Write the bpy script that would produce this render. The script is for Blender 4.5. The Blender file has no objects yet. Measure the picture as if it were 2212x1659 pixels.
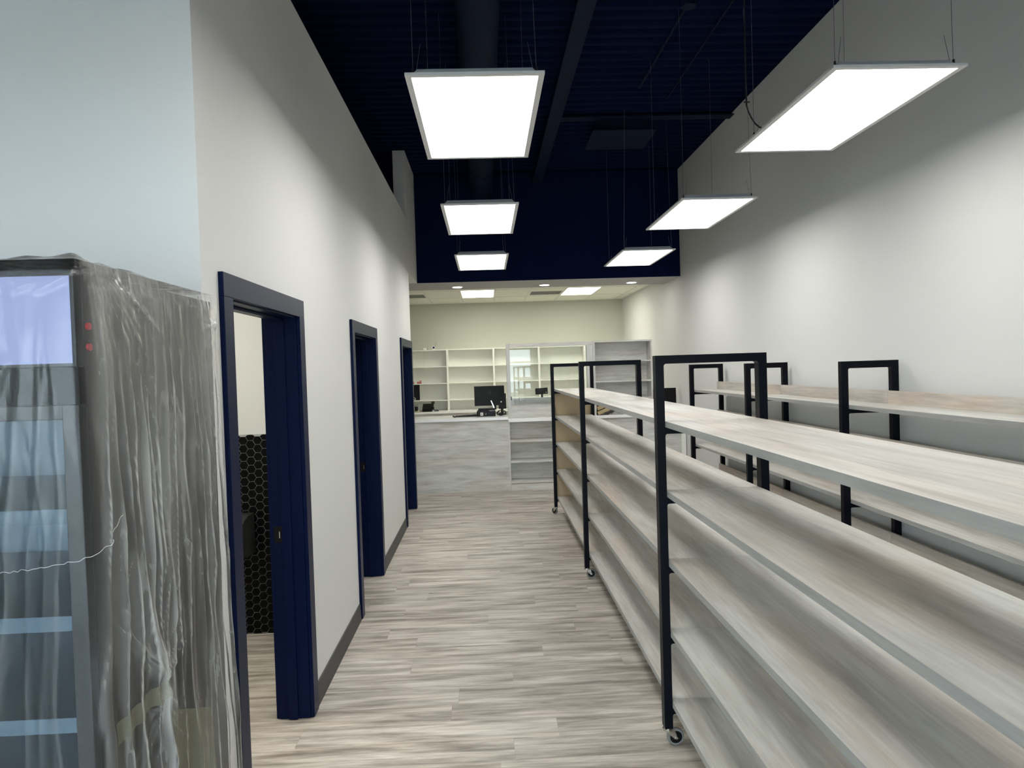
import bpy, bmesh, math, random
import numpy as np
from mathutils import Matrix, Vector

SC = bpy.context.scene
COL = SC.collection
random.seed(7)

# ------------------------------------------------------------------ camera
cam_d = bpy.data.cameras.new('camera')
cam_d.sensor_width = 36.0
cam_d.sensor_fit = 'HORIZONTAL'
cam_d.lens = 1511.2 / 2212 * 36.0
cam_d.clip_start = 0.02
cam = bpy.data.objects.new('camera', cam_d)
COL.objects.link(cam)
CR = (.99880722, -.03738105, -.0314133)
CU = (.03223226, .02151107, .9992489)
CF = (.03667723, .99906953, -.02269029)
cam.matrix_world = Matrix(((CR[0], CU[0], -CF[0], 0), (CR[1], CU[1], -CF[1], 0), (CR[2], CU[2], -CF[2], 1.7105), (0, 0, 0, 1)))
SC.camera = cam

# ------------------------------------------------------------------ world, exposure
w = bpy.data.worlds.new('sky')
SC.world = w
w.use_nodes = True
bgn = w.node_tree.nodes['Background']
bgn.inputs[0].default_value = (.78, .91, 1.0, 1)
bgn.inputs[1].default_value = 7.4
SC.view_settings.view_transform = 'Standard'
SC.view_settings.look = 'None'
SC.view_settings.gamma = 1
SC.view_settings.use_curve_mapping = False
SC.view_settings.exposure = 1.21
LAMP = 4.4          # radiance of the suspended LED panels
LAMP_COL = (1.0, .99, .945)

# ------------------------------------------------------------------ materials
M = {}


def srgb(r, g, b):
    f = lambda c: (c / 255 / 12.92) if c <= 10 else ((c / 255 + .055) / 1.055) ** 2.4
    return (f(r), f(g), f(b), 1)


def mat(name, col, rough=.5, metal=0., spec=.5, noise=0., nscale=20., bump=0., bscale=60., coat=0.):
    m = bpy.data.materials.new(name)
    m.use_nodes = True
    nt = m.node_tree
    b = nt.nodes['Principled BSDF']
    b.inputs['Base Color'].default_value = (*col[:3], 1)
    b.inputs['Roughness'].default_value = rough
    b.inputs['Metallic'].default_value = metal
    b.inputs['Specular IOR Level'].default_value = spec
    b.inputs['Coat Weight'].default_value = coat
    tc = nt.nodes.new('ShaderNodeTexCoord')
    if noise > 0:
        n = nt.nodes.new('ShaderNodeTexNoise')
        n.inputs['Scale'].default_value = nscale
        n.inputs['Detail'].default_value = 4
        nt.links.new(tc.outputs['Object'], n.inputs['Vector'])
        r = nt.nodes.new('ShaderNodeMapRange')
        r.inputs['To Min'].default_value = 1 - noise
        r.inputs['To Max'].default_value = 1 + noise
        nt.links.new(n.outputs['Fac'], r.inputs['Value'])
        mx = nt.nodes.new('ShaderNodeMix')
        mx.data_type = 'RGBA'
        mx.blend_type = 'MULTIPLY'
        mx.inputs['Factor'].default_value = 1
        mx.inputs['A'].default_value = (*col[:3], 1)
        nt.links.new(r.outputs['Result'], mx.inputs['B'])
        nt.links.new(mx.outputs['Result'], b.inputs['Base Color'])
    if bump > 0:
        n2 = nt.nodes.new('ShaderNodeTexNoise')
        n2.inputs['Scale'].default_value = bscale
        n2.inputs['Detail'].default_value = 3
        nt.links.new(tc.outputs['Object'], n2.inputs['Vector'])
        bp = nt.nodes.new('ShaderNodeBump')
        bp.inputs['Strength'].default_value = bump
        bp.inputs['Distance'].default_value = .002
        nt.links.new(n2.outputs['Fac'], bp.inputs['Height'])
        nt.links.new(bp.outputs['Normal'], b.inputs['Normal'])
    M[name] = m
    return m


def emit(name, col, s):
    m = bpy.data.materials.new(name)
    m.use_nodes = True
    nt = m.node_tree
    nt.nodes.remove(nt.nodes['Principled BSDF'])
    e = nt.nodes.new('ShaderNodeEmission')
    e.inputs['Color'].default_value = (*col[:3], 1)
    e.inputs['Strength'].default_value = s
    nt.links.new(e.outputs[0], nt.nodes['Material Output'].inputs[0])
    M[name] = m
    return m


def wood(name, axis, stops, streak, grain, tint=None, tint_amt=.5, rough=.5, across=1.0, vary=.08, along=.10):
    """stretched-noise boards: axis = grain direction, stops = ramp colours, streak/grain = strengths"""
    m = bpy.data.materials.new(name)
    m.use_nodes = True
    nt = m.node_tree
    N, L = nt.nodes, nt.links
    b = N['Principled BSDF']
    b.inputs['Roughness'].default_value = rough
    b.inputs['Specular IOR Level'].default_value = .35
    tc = N.new('ShaderNodeTexCoord')
    oi = N.new('ShaderNodeObjectInfo')
    mul = N.new('ShaderNodeMath')
    mul.operation = 'MULTIPLY'
    mul.inputs[1].default_value = 37.0
    L.new(oi.outputs['Random'], mul.inputs[0])
    cx = N.new('ShaderNodeCombineXYZ')
    for i in range(3):
        L.new(mul.outputs[0], cx.inputs[i])
    add = N.new('ShaderNodeVectorMath')
    add.operation = 'ADD'
    L.new(tc.outputs['Object'], add.inputs[0])
    L.new(cx.outputs[0], add.inputs[1])

    def noise(along, perp, scale, detail, dist=0.):
        mp = N.new('ShaderNodeMapping')
        mp.inputs['Scale'].default_value = tuple(along if 'XYZ'[i] == axis else perp for i in range(3))
        L.new(add.outputs[0], mp.inputs['Vector'])
        n = N.new('ShaderNodeTexNoise')
        n.inputs['Scale'].default_value = scale
        n.inputs['Detail'].default_value = detail
        n.inputs['Roughness'].default_value = .6
        n.inputs['Distortion'].default_value = dist
        L.new(mp.outputs[0], n.inputs['Vector'])
        return n
    n1 = noise(along, 1.0 * across, streak[0], 5, .3)
    ramp = N.new('ShaderNodeValToRGB')
    el = ramp.color_ramp.elements
    el[0].position, el[0].color = stops[0]
    el[1].position, el[1].color = stops[-1]
    for p, c in stops[1:-1]:
        e = el.new(p)
        e.color = c
    L.new(n1.outputs['Fac'], ramp.inputs['Fac'])
    col = ramp.outputs['Color']
    # fine grain lines
    n2 = noise(.05, 1.0, grain[0], 3, .0)
    r2 = N.new('ShaderNodeMapRange')
    r2.inputs['From Min'].default_value = .3
    r2.inputs['From Max'].default_value = .7
    r2.inputs['To Min'].default_value = 1 - grain[1]
    r2.inputs['To Max'].default_value = 1 + grain[1]
    L.new(n2.outputs['Fac'], r2.inputs['Value'])
    mx = N.new('ShaderNodeMix')
    mx.data_type = 'RGBA'
    mx.blend_type = 'MULTIPLY'
    mx.inputs['Factor'].default_value = 1
    L.new(col, mx.inputs['A'])
    L.new(r2.outputs['Result'], mx.inputs['B'])
    col = mx.outputs['Result']
    if tint:
        n3 = noise(.25, 1.0, 3.2, 2, .4)
        r3 = N.new('ShaderNodeMapRange')
        r3.inputs['From Min'].default_value = .48
        r3.inputs['From Max'].default_value = .68
        r3.inputs['To Max'].default_value = tint_amt
        L.new(n3.outputs['Fac'], r3.inputs['Value'])
        m3 = N.new('ShaderNodeMix')
        m3.data_type = 'RGBA'
        m3.blend_type = 'MULTIPLY'
        m3.inputs['B'].default_value = tint
        L.new(r3.outputs['Result'], m3.inputs['Factor'])
        L.new(col, m3.inputs['A'])
        col = m3.outputs['Result']
    # board-to-board variation
    r4 = N.new('ShaderNodeMapRange')
    r4.inputs['To Min'].default_value = 1 - vary
    r4.inputs['To Max'].default_value = 1 + vary
    L.new(oi.outputs['Random'], r4.inputs['Value'])
    m4 = N.new('ShaderNodeMix')
    m4.data_type = 'RGBA'
    m4.blend_type = 'MULTIPLY'
    m4.inputs['Factor'].default_value = 1
    L.new(col, m4.inputs['A'])
    L.new(r4.outputs['Result'], m4.inputs['B'])
    L.new(m4.outputs['Result'], b.inputs['Base Color'])
    bp = N.new('ShaderNodeBump')
    bp.inputs['Strength'].default_value = .12
    bp.inputs['Distance'].default_value = .001
    L.new(n2.outputs['Fac'], bp.inputs['Height'])
    L.new(bp.outputs['Normal'], b.inputs['Normal'])
    M[name] = m
    return m


def clear_glass(name, tint=(1, 1, 1), rough=.0, ior=1.5, boost=0.):
    m = bpy.data.materials.new(name)
    m.use_nodes = True
    nt = m.node_tree
    N, L = nt.nodes, nt.links
    N.remove(N['Principled BSDF'])
    t = N.new('ShaderNodeBsdfTransparent')
    t.inputs['Color'].default_value = (*tint, 1)
    g = N.new('ShaderNodeBsdfGlossy')
    g.inputs['Roughness'].default_value = rough
    fr = N.new('ShaderNodeFresnel')
    fr.inputs['IOR'].default_value = ior
    a = N.new('ShaderNodeMath')
    a.operation = 'ADD'
    a.use_clamp = True
    a.inputs[1].default_value = boost
    L.new(fr.outputs[0], a.inputs[0])
    mx = N.new('ShaderNodeMixShader')
    L.new(a.outputs[0], mx.inputs[0])
    L.new(t.outputs[0], mx.inputs[1])
    L.new(g.outputs[0], mx.inputs[2])
    L.new(mx.outputs[0], N['Material Output'].inputs[0])
    M[name] = m
    return m


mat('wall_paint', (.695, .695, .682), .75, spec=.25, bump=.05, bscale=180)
mat('back_wall_light_tint', (.575, .585, .50), .75, spec=.25, bump=.05, bscale=180)  # wall grey darkened and yellowed: the lighting on the back wall painted in
mat('shaded_wall_grey', (.40, .40, .40), .7, spec=.25, bump=.05, bscale=180)  # wall grey darkened: the soffit's shade is put into the colour
mat('navy_ceiling', (.0030, .0080, .036), .8, spec=.05, noise=.2, nscale=3)
mat('navy_wall', (.0024, .0080, .040), .8, spec=.06, noise=.1, nscale=2)
mat('navy_duct', (.0045, .0105, .030), .65, spec=.10, noise=.15, nscale=5)
mat('navy_trim', (.0007, .0055, .035), .36, spec=.11, noise=.06, nscale=8, bump=.03, bscale=90)
mat('navy_steel', (.0024, .0033, .0066), .38, spec=.10, noise=.08, nscale=14)
mat('rubber_base', (.055, .056, .054), .6, noise=.1, nscale=9)
mat('quartz', (.90, .90, .885), .22, noise=.03, nscale=12)
mat('white_laminate', (.88, .88, .81), .5, noise=.02, nscale=4)
mat('ceiling_tile', (.86, .86, .76), .9, spec=.1, noise=.05, nscale=90, bump=.2, bscale=220)
mat('tile_grid', (.74, .74, .66), .6)
mat('vent_grey', (.30, .30, .28), .7)
mat('lamp_frame', (.62, .62, .62), .5, noise=.02)
mat('lamp_housing', (.50, .52, .55), .5, noise=.04, nscale=15)
mat('wire_steel', (.20, .21, .24), .4, metal=.8)
mat('black_cord', (.012, .012, .014), .5)
mat('chrome', (.62, .62, .60), .22, metal=1, noise=.05, nscale=30)
mat('tyre_grey', (.17, .17, .17), .55, noise=.08, nscale=40)
mat('hub_black', (.003, .003, .003), .5, spec=.2)
mat('plastic_black', (.0025, .0027, .0027), .40, spec=.22, noise=.1, nscale=30)
mat('plastic_charcoal', (.018, .019, .020), .5, spec=.3, noise=.08, nscale=25)
mat('dispenser_black', (.040, .042, .043), .30, spec=.5, noise=.05)
mat('tan_board', (.50, .38, .235), .65, noise=.10, nscale=45)
mat('hex_black', (.002, .002, .0022), .45, spec=.10, noise=.1, nscale=60)
mat('grout', (.42, .42, .41), .9, noise=.08, nscale=80)
mat('cooler_body', (.020, .021, .023), .45, noise=.06, nscale=6)
mat('cooler_inside', (.46, .49, .52), .5, noise=.05, nscale=6)
mat('cooler_rail', (.34, .36, .38), .5)
mat('red_plastic', (.75, .03, .05), .4)
mat('red_box', (.42, .05, .045), .6, noise=.3, nscale=40)
mat('white_card', (.72, .70, .67), .7)
mat('card_brown', (.42, .33, .18), .75, noise=.12, nscale=30)
mat('yellow_paper', (.66, .62, .36), .7, noise=.2, nscale=40)
mat('white_paper', (.74, .74, .74), .7)
mat('blue_lens', (.02, .025, .12), .25)
mat('logo_grey', (.022, .024, .024), .35)
mat('pavement', (.30, .30, .29), .9, noise=.15, nscale=3)
mat('dark_room', (.22, .22, .21), .8)
emit('lamp_white', LAMP_COL, LAMP)
emit('lamp_back', (1.0, .99, .86), LAMP * 1.5)
emit('lamp_down', (1.0, .97, .9), LAMP * 7.0)
emit('lamp_restroom', (1.0, .97, .84), 42.0)
emit('sign_backlit', (.44, .54, .90), .36)
clear_glass('pane', (.97, .985, .98), 0., 1.32, .0)
clear_glass('cooler_glass', (.72, .78, .82), .25, 1.22, .0)
clear_glass('shop_window', (.95, .97, .97), 0., 1.45)
wood('plank_oak', 'X', [(.32, (.255, .222, .19, 1)), (.43, (.41, .368, .318, 1)), (.54, (.575, .525, .465, 1)), (.68, (.74, .69, .625, 1))],
     (17, ), (80, .16), (1.0, .93, .86, 1), .35, .42, vary=.045, along=.12)
WASH = [(.27, (.36, .345, .315, 1)), (.42, (.52, .51, .475, 1)), (.58, (.63, .625, .59, 1)), (.76, (.70, .695, .665, 1))]
wood('washed_oak', 'Y', WASH, (9, ), (70, .11), (1.0, .87, .80, 1), .9, .45, vary=.05)
wood('oak_rail', 'Y', [(p, (c[0] * .86, c[1] * .80, c[2] * .76, 1)) for p, c in WASH], (9, ), (70, .12), (1.0, .88, .80, 1), .8, .5, vary=.10)
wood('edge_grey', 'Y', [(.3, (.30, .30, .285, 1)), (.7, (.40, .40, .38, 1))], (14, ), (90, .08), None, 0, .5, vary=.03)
wood('washed_oak_x', 'X', [(.28, (.44, .43, .40, 1)), (.43, (.57, .565, .53, 1)), (.56, (.65, .645, .61, 1)), (.74, (.72, .715, .68, 1))],
     (17, ), (70, .10), (1.0, .90, .86, 1), .6, .5, vary=.03, along=.14)
wood('washed_oak_z', 'Z', [(.26, (.44, .435, .41, 1)), (.45, (.56, .56, .53, 1)), (.8, (.68, .68, .645, 1))],
     (10, ), (60, .05), None, .6, .5, vary=.03)

# translucent wrapping film: denser (whiter) where it is creased and doubled
fm = bpy.data.materials.new('film')
fm.use_nodes = True
nt = fm.node_tree
N, L = nt.nodes, nt.links
N.remove(N['Principled BSDF'])
at = N.new('ShaderNodeAttribute')
at.attribute_name = 'crease'
tr = N.new('ShaderNodeBsdfTransparent')
tr.inputs['Color'].default_value = (.97, .97, .97, 1)
df = N.new('ShaderNodeBsdfDiffuse')
df.inputs['Color'].default_value = (.80, .80, .77, 1)
tl = N.new('ShaderNodeBsdfTranslucent')
tl.inputs['Color'].default_value = (.8, .8, .78, 1)
mdt = N.new('ShaderNodeMixShader')
mdt.inputs[0].default_value = .35
L.new(df.outputs[0], mdt.inputs[1])
L.new(tl.outputs[0], mdt.inputs[2])
mb_ = N.new('ShaderNodeMixShader')
L.new(at.outputs['Fac'], mb_.inputs[0])
L.new(tr.outputs[0], mb_.inputs[1])
L.new(mdt.outputs[0], mb_.inputs[2])
gl = N.new('ShaderNodeBsdfGlossy')
gl.inputs['Roughness'].default_value = .20
fr = N.new('ShaderNodeFresnel')
fr.inputs['IOR'].default_value = 1.34
m2 = N.new('ShaderNodeMixShader')
L.new(fr.outputs[0], m2.inputs[0])
L.new(mb_.outputs[0], m2.inputs[1])
L.new(gl.outputs[0], m2.inputs[2])
L.new(m2.outputs[0], N['Material Output'].inputs[0])
M['film'] = fm
tm = bpy.data.materials.new('tape')
tm.use_nodes = True
nt = tm.node_tree
b = nt.nodes['Principled BSDF']
b.inputs['Base Color'].default_value = (.33, .32, .22, 1)
b.inputs['Roughness'].default_value = .4
b.inputs['Alpha'].default_value = .30
M['tape'] = tm


# ------------------------------------------------------------------ geometry helpers
class MB:
    def __init__(s):
        s.v, s.f = [], []

    def add(s, v, f):
        o = len(s.v)
        s.v += [tuple(p) for p in v]
        s.f += [tuple(i + o for i in q) for q in f]
        return s

    def box(s, x0, x1, y0, y1, z0, z1):
        return s.add([(x0, y0, z0), (x1, y0, z0), (x1, y1, z0), (x0, y1, z0), (x0, y0, z1), (x1, y0, z1), (x1, y1, z1), (x0, y1, z1)],
                     [(0, 3, 2, 1), (4, 5, 6, 7), (0, 1, 5, 4), (1, 2, 6, 5), (2, 3, 7, 6), (3, 0, 4, 7)])

    def prism(s, pts, axis, a0, a1):
        n = len(pts)

        def P(p, a):
            return {'x': (a, p[0], p[1]), 'y': (p[0], a, p[1]), 'z': (p[0], p[1], a)}[axis]
        v = [P(p, a0) for p in pts] + [P(p, a1) for p in pts]
        f = [tuple(range(n - 1, -1, -1)), tuple(range(n, 2 * n))] + [(i, (i + 1) % n, n + (i + 1) % n, n + i) for i in range(n)]
        return s.add(v, f)

    def cyl(s, p0, p1, r, n=12, r1=None):
        r1 = r if r1 is None else r1
        p0, p1 = Vector(p0), Vector(p1)
        d = (p1 - p0).normalized()
        a = d.orthogonal().normalized()
        c = d.cross(a)
        v = []
        for p, rr in ((p0, r), (p1, r1)):
            for i in range(n):
                t = 2 * math.pi * i / n
                v.append(p + a * (rr * math.cos(t)) + c * (rr * math.sin(t)))
        f = [tuple(range(n - 1, -1, -1)), tuple(range(n, 2 * n))] + [(i, (i + 1) % n, n + (i + 1) % n, n + i) for i in range(n)]
        return s.add(v, f)

    def tube(s, path, r, n=6):
        path = [Vector(p) for p in path]
        v, f = [], []
        ref = Vector((.31, .57, .77))
        for k, p in enumerate(path):
            d = (path[min(k + 1, len(path) - 1)] - path[max(k - 1, 0)]).normalized()
            a = d.cross(ref).normalized()
            c = d.cross(a)
            for i in range(n):
                t = 2 * math.pi * i / n
                v.append(p + a * (r * math.cos(t)) + c * (r * math.sin(t)))
        for k in range(len(path) - 1):
            for i in range(n):
                j = (i + 1) % n
                f.append((k * n + i, k * n + j, (k + 1) * n + j, (k + 1) * n + i))
        m = len(path) - 1
        f += [tuple(range(n - 1, -1, -1)), tuple(m * n + i for i in range(n))]
        return s.add(v, f)

    def ring(s, c, axis, ro, ri, h, n=20):
        """flat annulus of thickness h around axis through c"""
        v, f = [], []
        for k, (r, a) in enumerate(((ro, -h / 2), (ro, h / 2), (ri, h / 2), (ri, -h / 2))):
            for i in range(n):
                t = 2 * math.pi * i / n
                u, w_ = r * math.cos(t), r * math.sin(t)
                p = {'x': (a, u, w_), 'y': (u, a, w_), 'z': (u, w_, a)}[axis]
                v.append((c[0] + p[0], c[1] + p[1], c[2] + p[2]))
        for k in range(4):
            for i in range(n):
                j = (i + 1) % n
                k2 = (k + 1) % 4
                f.append((k * n + i, k * n + j, k2 * n + j, k2 * n + i))
        return s.add(v, f)

    def mesh(s, name, off=(0, 0, 0), bevel=0, seg=2, smooth=False):
        me = bpy.data.meshes.new(name)
        bm = bmesh.new()
        vs = [bm.verts.new((p[0] - off[0], p[1] - off[1], p[2] - off[2])) for p in s.v]
        for q in s.f:
            try:
                bm.faces.new([vs[i] for i in q])
            except ValueError:
                pass
        bmesh.ops.recalc_face_normals(bm, faces=bm.faces)
        if bevel > 0:
            ed = [e for e in bm.edges if len(e.link_faces) == 2 and e.calc_face_angle(0) > .5]
            bmesh.ops.bevel(bm, geom=ed, offset=bevel, segments=seg, affect='EDGES', profile=.5, clamp_overlap=True)
        bm.to_mesh(me)
        bm.free()
        if smooth:
            for p in me.polygons:
                p.use_smooth = True
            try:
                me.set_sharp_from_angle(angle=math.radians(35))
            except Exception:
                pass
        return me


ORG = {}


def link(name, me, m, parent=None, loc=(0, 0, 0)):
    o = bpy.data.objects.new(name, me)
    if me is not None and m is not None and len(me.materials) == 0:
        me.materials.append(M[m])
    COL.objects.link(o)
    if parent is not None:
        o.parent = parent
        pl = ORG[parent.name]
        o.location = (loc[0] - pl[0], loc[1] - pl[1], loc[2] - pl[2]) if me is None or loc != (0, 0, 0) else (0, 0, 0)
        ORG[o.name] = loc if loc != (0, 0, 0) else pl
    else:
        o.location = loc
        ORG[o.name] = loc
    return o


def build(name, mb, m, parent=None, bevel=0, seg=2, smooth=False, origin=None):
    """link the collected shapes (world coordinates) as ONE mesh object"""
    if parent is not None:
        off = ORG[parent.name]
        me = mb.mesh(name, off, bevel, seg, smooth)
        return link(name, me, m, parent)
    off = origin or (0, 0, 0)
    return link(name, mb.mesh(name, off, bevel, seg, smooth), m, None, off)


def tag(o, label, cat, group=None, kind=None):
    o['label'] = label
    o['category'] = cat
    if group:
        o['group'] = group
    if kind:
        o['kind'] = kind
    return o


def thing(name, label, cat, loc=(0, 0, 0), group=None, kind=None):
    o = bpy.data.objects.new(name, None)
    o.empty_display_size = .1
    COL.objects.link(o)
    o.location = loc
    ORG[o.name] = tuple(loc)
    return tag(o, label, cat, group, kind)


def bx(*a):
    return MB().box(*a)


# ------------------------------------------------------------------ main dimensions
XL, XR = -.926, 2.810          # corridor wall face, right wall face
ZC, ZP = 4.458, 3.605          # deck, top of the partition
YS, YS2, ZS = 9.900, 10.800, 2.942   # soffit front, back, underside
YB, ZB = 14.139, 3.046         # back wall, tiled ceiling
YC = 2.345                     # front corner of the room block
XI = -1.075                    # inner face of the corridor wall
YF = -3.0                      # storefront
XFAR = -5.0

# ------------------------------------------------------------------ floor
floor = build('floor', bx(XFAR, XR + .12, YF, YB + .12, -.10, -.003), 'plank_oak')
tag(floor, 'greyish brown oak plank floor running across the shop', 'floor', kind='structure')
PW, PL = .1815, 1.22
pm = {}


def plank_mesh(l):
    k = round(l, 2)
    if k not in pm:
        pm[k] = bx(-k / 2 + .0004, k / 2 - .0004, -PW / 2 + .0004, PW / 2 - .0004, -.003, 0).mesh('plank', bevel=.0006, seg=1)
        pm[k].materials.append(M['plank_oak'])
    return pm[k]


rr = random.Random(3)
y = 1.93
while y < 9.75:
    yc = y + PW / 2
    x0 = -2.35 if 2.47 < y < 4.55 else (XL - .15 if yc > YC else -1.6)
    x = x0 - rr.random() * PL
    while x < XR - .02:
        a, b_ = max(x, x0), min(x + PL, XR - .004)
        if b_ - a > .12:
            l = round(b_ - a, 2)
            link('plank', plank_mesh(l), 'plank_oak', floor, ((a + b_) / 2, yc, 0.0))
        x += PL
    y += PW

# ------------------------------------------------------------------ shell
DOORS = [(2.490, 3.575), (4.850, 5.965), (7.655, 8.768)]    # outer casing edges along the corridor
CW = .090
ZD = 1.995                                                # head of the openings
mb = MB()
ys = [YC]
for a, b_ in DOORS:
    ys += [a + CW - .02, b_ - CW + .02]
ys.append(8.800)
for i in range(0, len(ys), 2):
    mb.box(XI, XL, ys[i], ys[i + 1], 0, ZP)
for a, b_ in DOORS:
    mb.box(XI, XL, a + CW - .02, b_ - CW + .02, ZD + .02, ZP)
tag(build('wall_left', mb, 'wall_paint'), 'light grey corridor wall with three navy doorways', 'wall', kind='structure')
tag(build('wall_left_front', bx(XFAR, XI, YC, YC + .12, 0, ZC), 'wall_paint'), 'pale daylit wall face behind the wrapped cooler', 'wall', kind='structure')
# the return above the partition (front wall carries on up to the deck at the corner)
tag(build('wall_left_back', bx(-3.3, XI, 8.68, 8.80, 0, ZP), 'wall_paint'), 'rear wall of the room block beside the counter area', 'wall', kind='structure')
tag(build('wall_left_outer', bx(XFAR - .12, XFAR, YF, YB, 0, ZC), 'wall_paint'), 'outer left wall of the shop unit', 'wall', kind='structure')
tag(build('wall_right', bx(XR, XR + .06, YF, YB + .12, 0, ZC).box(XR + .06, XR + .12, YF, YB + .12, 0, ZC + .1), 'wall_paint'), 'long light grey right wall above the wall shelving', 'wall', kind='structure')
tag(build('wall_back', bx(XFAR, XR, YB, YB + .12, 0, ZC), 'back_wall_light_tint'), 'back wall with yellowish light in its colour, above the white shelving', 'wall', kind='structure')
# navy bulkhead: dark face plus grey underside and back
sf = build('wall_bulkhead', bx(XL, XR, YS, YS + .03, ZS + .002, ZC).box(-3.6, XL - .15, YS, YS + .03, ZS + .002, ZC), 'navy_wall')
tag(sf, 'dark navy bulkhead wall hanging above the counter', 'wall', kind='structure')
sb = build('ceiling_soffit', bx(-3.6, XR, YS + .03, YS2, ZS, ZC).box(-3.6, XR, YS, YS + .03, ZS, ZS + .002), 'shaded_wall_grey')
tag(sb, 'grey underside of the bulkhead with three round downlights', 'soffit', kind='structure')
tag(build('wall_header', bx(XL - .15, XL, 8.80, YS + .03, ZS, ZC), 'wall_paint'), 'grey header wall dropping from the deck beside the navy bulkhead', 'wall', kind='structure')
tag(build('wall_back_left', bx(-3.72, -3.60, 8.8, YB, 0, ZC), 'wall_paint'), 'side wall of the back area left of the counter', 'wall', kind='structure')
# corrugated deck
v, f = [], []
prof = []
yy = YF
while yy < YS:
    prof += [(yy, 0), (yy + .05, 0), (yy + .065, .038), (yy + .135, .038)]
    yy += .15
for (py, pz) in prof:
    v += [(XFAR, py, ZC + pz), (XR + .06, py, ZC + pz)]
f = [(2 * i, 2 * i + 1, 2 * i + 3, 2 * i + 2) for i in range(len(prof) - 1)]
nv = len(v)
v += [(XFAR, YF, ZC + .09), (XR + .06, YF, ZC + .09), (XR + .06, YS + .1, ZC + .09), (XFAR, YS + .1, ZC + .09)]
f.append((nv, nv + 1, nv + 2, nv + 3))
deck = build('ceiling', MB().add(v, f), 'navy_ceiling')
tag(deck, 'open ceiling of corrugated metal deck painted dark navy', 'ceiling', kind='structure')
tag(build('ceiling_back_slab', bx(XFAR, XR + .06, YS + .03, YB, ZC, ZC + .1), 'navy_ceiling'), 'dark slab above the tiled back ceiling', 'ceiling', kind='structure')

# rooms behind the doors
rw = build('wall_restroom', bx(-3.2, XI, 4.690, 4.81, 0, 2.76), 'wall_paint')
tag(rw, 'restroom wall, cream above black hexagon tiles, seen through the nearest doorway', 'wall', kind='structure')
tag(build('wall_rooms_left', bx(-3.32, -3.2, YC + .12, 8.68, 0, 2.76), 'wall_paint'), 'left wall of the rooms behind the corridor doors', 'wall', kind='structure')
tag(build('wall_storage', bx(-3.2, XI, 7.0, 7.12, 0, 2.76), 'wall_paint'), 'dividing wall between the two unlit rooms', 'wall', kind='structure')
tag(build('ceiling_rooms', bx(-3.32, XI, YC + .12, 8.68, 2.76, 2.86), 'shaded_wall_grey'), 'low ceiling of the rooms behind the corridor doors', 'ceiling', kind='structure')

# hexagon tiles on the restroom wall
HS = .0315
ZT = 1.326
build('grout', bx(-3.2, XI, 4.684, 4.690, 0, ZT), 'grout', rw)
hexv = [(HS * .935 * math.cos(math.pi / 3 * i), HS * .935 * math.sin(math.pi / 3 * i)) for i in range(6)]
hex_me = MB().prism(hexv, 'y', -.0065, 0).mesh('tile', bevel=.0009, seg=1)
hex_me.materials.append(M['hex_black'])
rest = MB()
ncol = 0
vp = HS * math.sqrt(3)
for c in range(0, 46):
    hx = -1.10 - c * HS * 1.5
    if hx < -3.16:
        break
    for r in range(0, 26):
        hz = r * vp + (vp / 2 if c % 2 else 0) + .004
        if hz > ZT - .006:
            continue
        poly = [(p[0] + hx, min(max(p[1] + hz, .001), ZT - .002)) for p in hexv]
        clipped = hz - vp / 2 < 0 or hz + vp / 2 > ZT
        if -1.83 < hx < -1.36 and (not clipped or 1):
            if clipped:
                me = MB().prism([(p[0] - hx, p[1] - hz) for p in poly], 'y', -.0065, 0).mesh('tile')
                me.materials.append(M['hex_black'])
            else:
                me = hex_me
            link('tile', me, 'hex_black', rw, (hx, 4.684, hz))
        else:
            rest.prism(poly, 'y', 4.6775, 4.684)
o = build('tile_field', rest, 'hex_black', rw)
o['kind'] = 'stuff'

# baseboards along the corridor
segs = [(YC + .0, DOORS[0][0]), (DOORS[0][1], DOORS[1][0]), (DOORS[1][1], DOORS[2][0])]
bl = ['behind the wrapped cooler', 'between the first and second doorways', 'between the second and third doorways']
for (a, b_), t in zip(segs, bl):
    mb = MB().prism([(XL, 0), (XL + .012, 0), (XL + .009, .03), (XL + .006, .112), (XL, .115)], 'y', a, b_)
    tag(build('baseboard_left', mb, 'rubber_base'), 'dark grey rubber baseboard ' + t, 'baseboard', kind='structure')
mb = MB().prism([(XR, 0), (XR - .012, 0), (XR - .009, .03), (XR - .006, .112), (XR, .115)], 'y', YF + .2, 9.75)
tag(build('baseboard_right', mb, 'rubber_base'), 'dark grey rubber baseboard along the right wall', 'baseboard', kind='structure')

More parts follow.
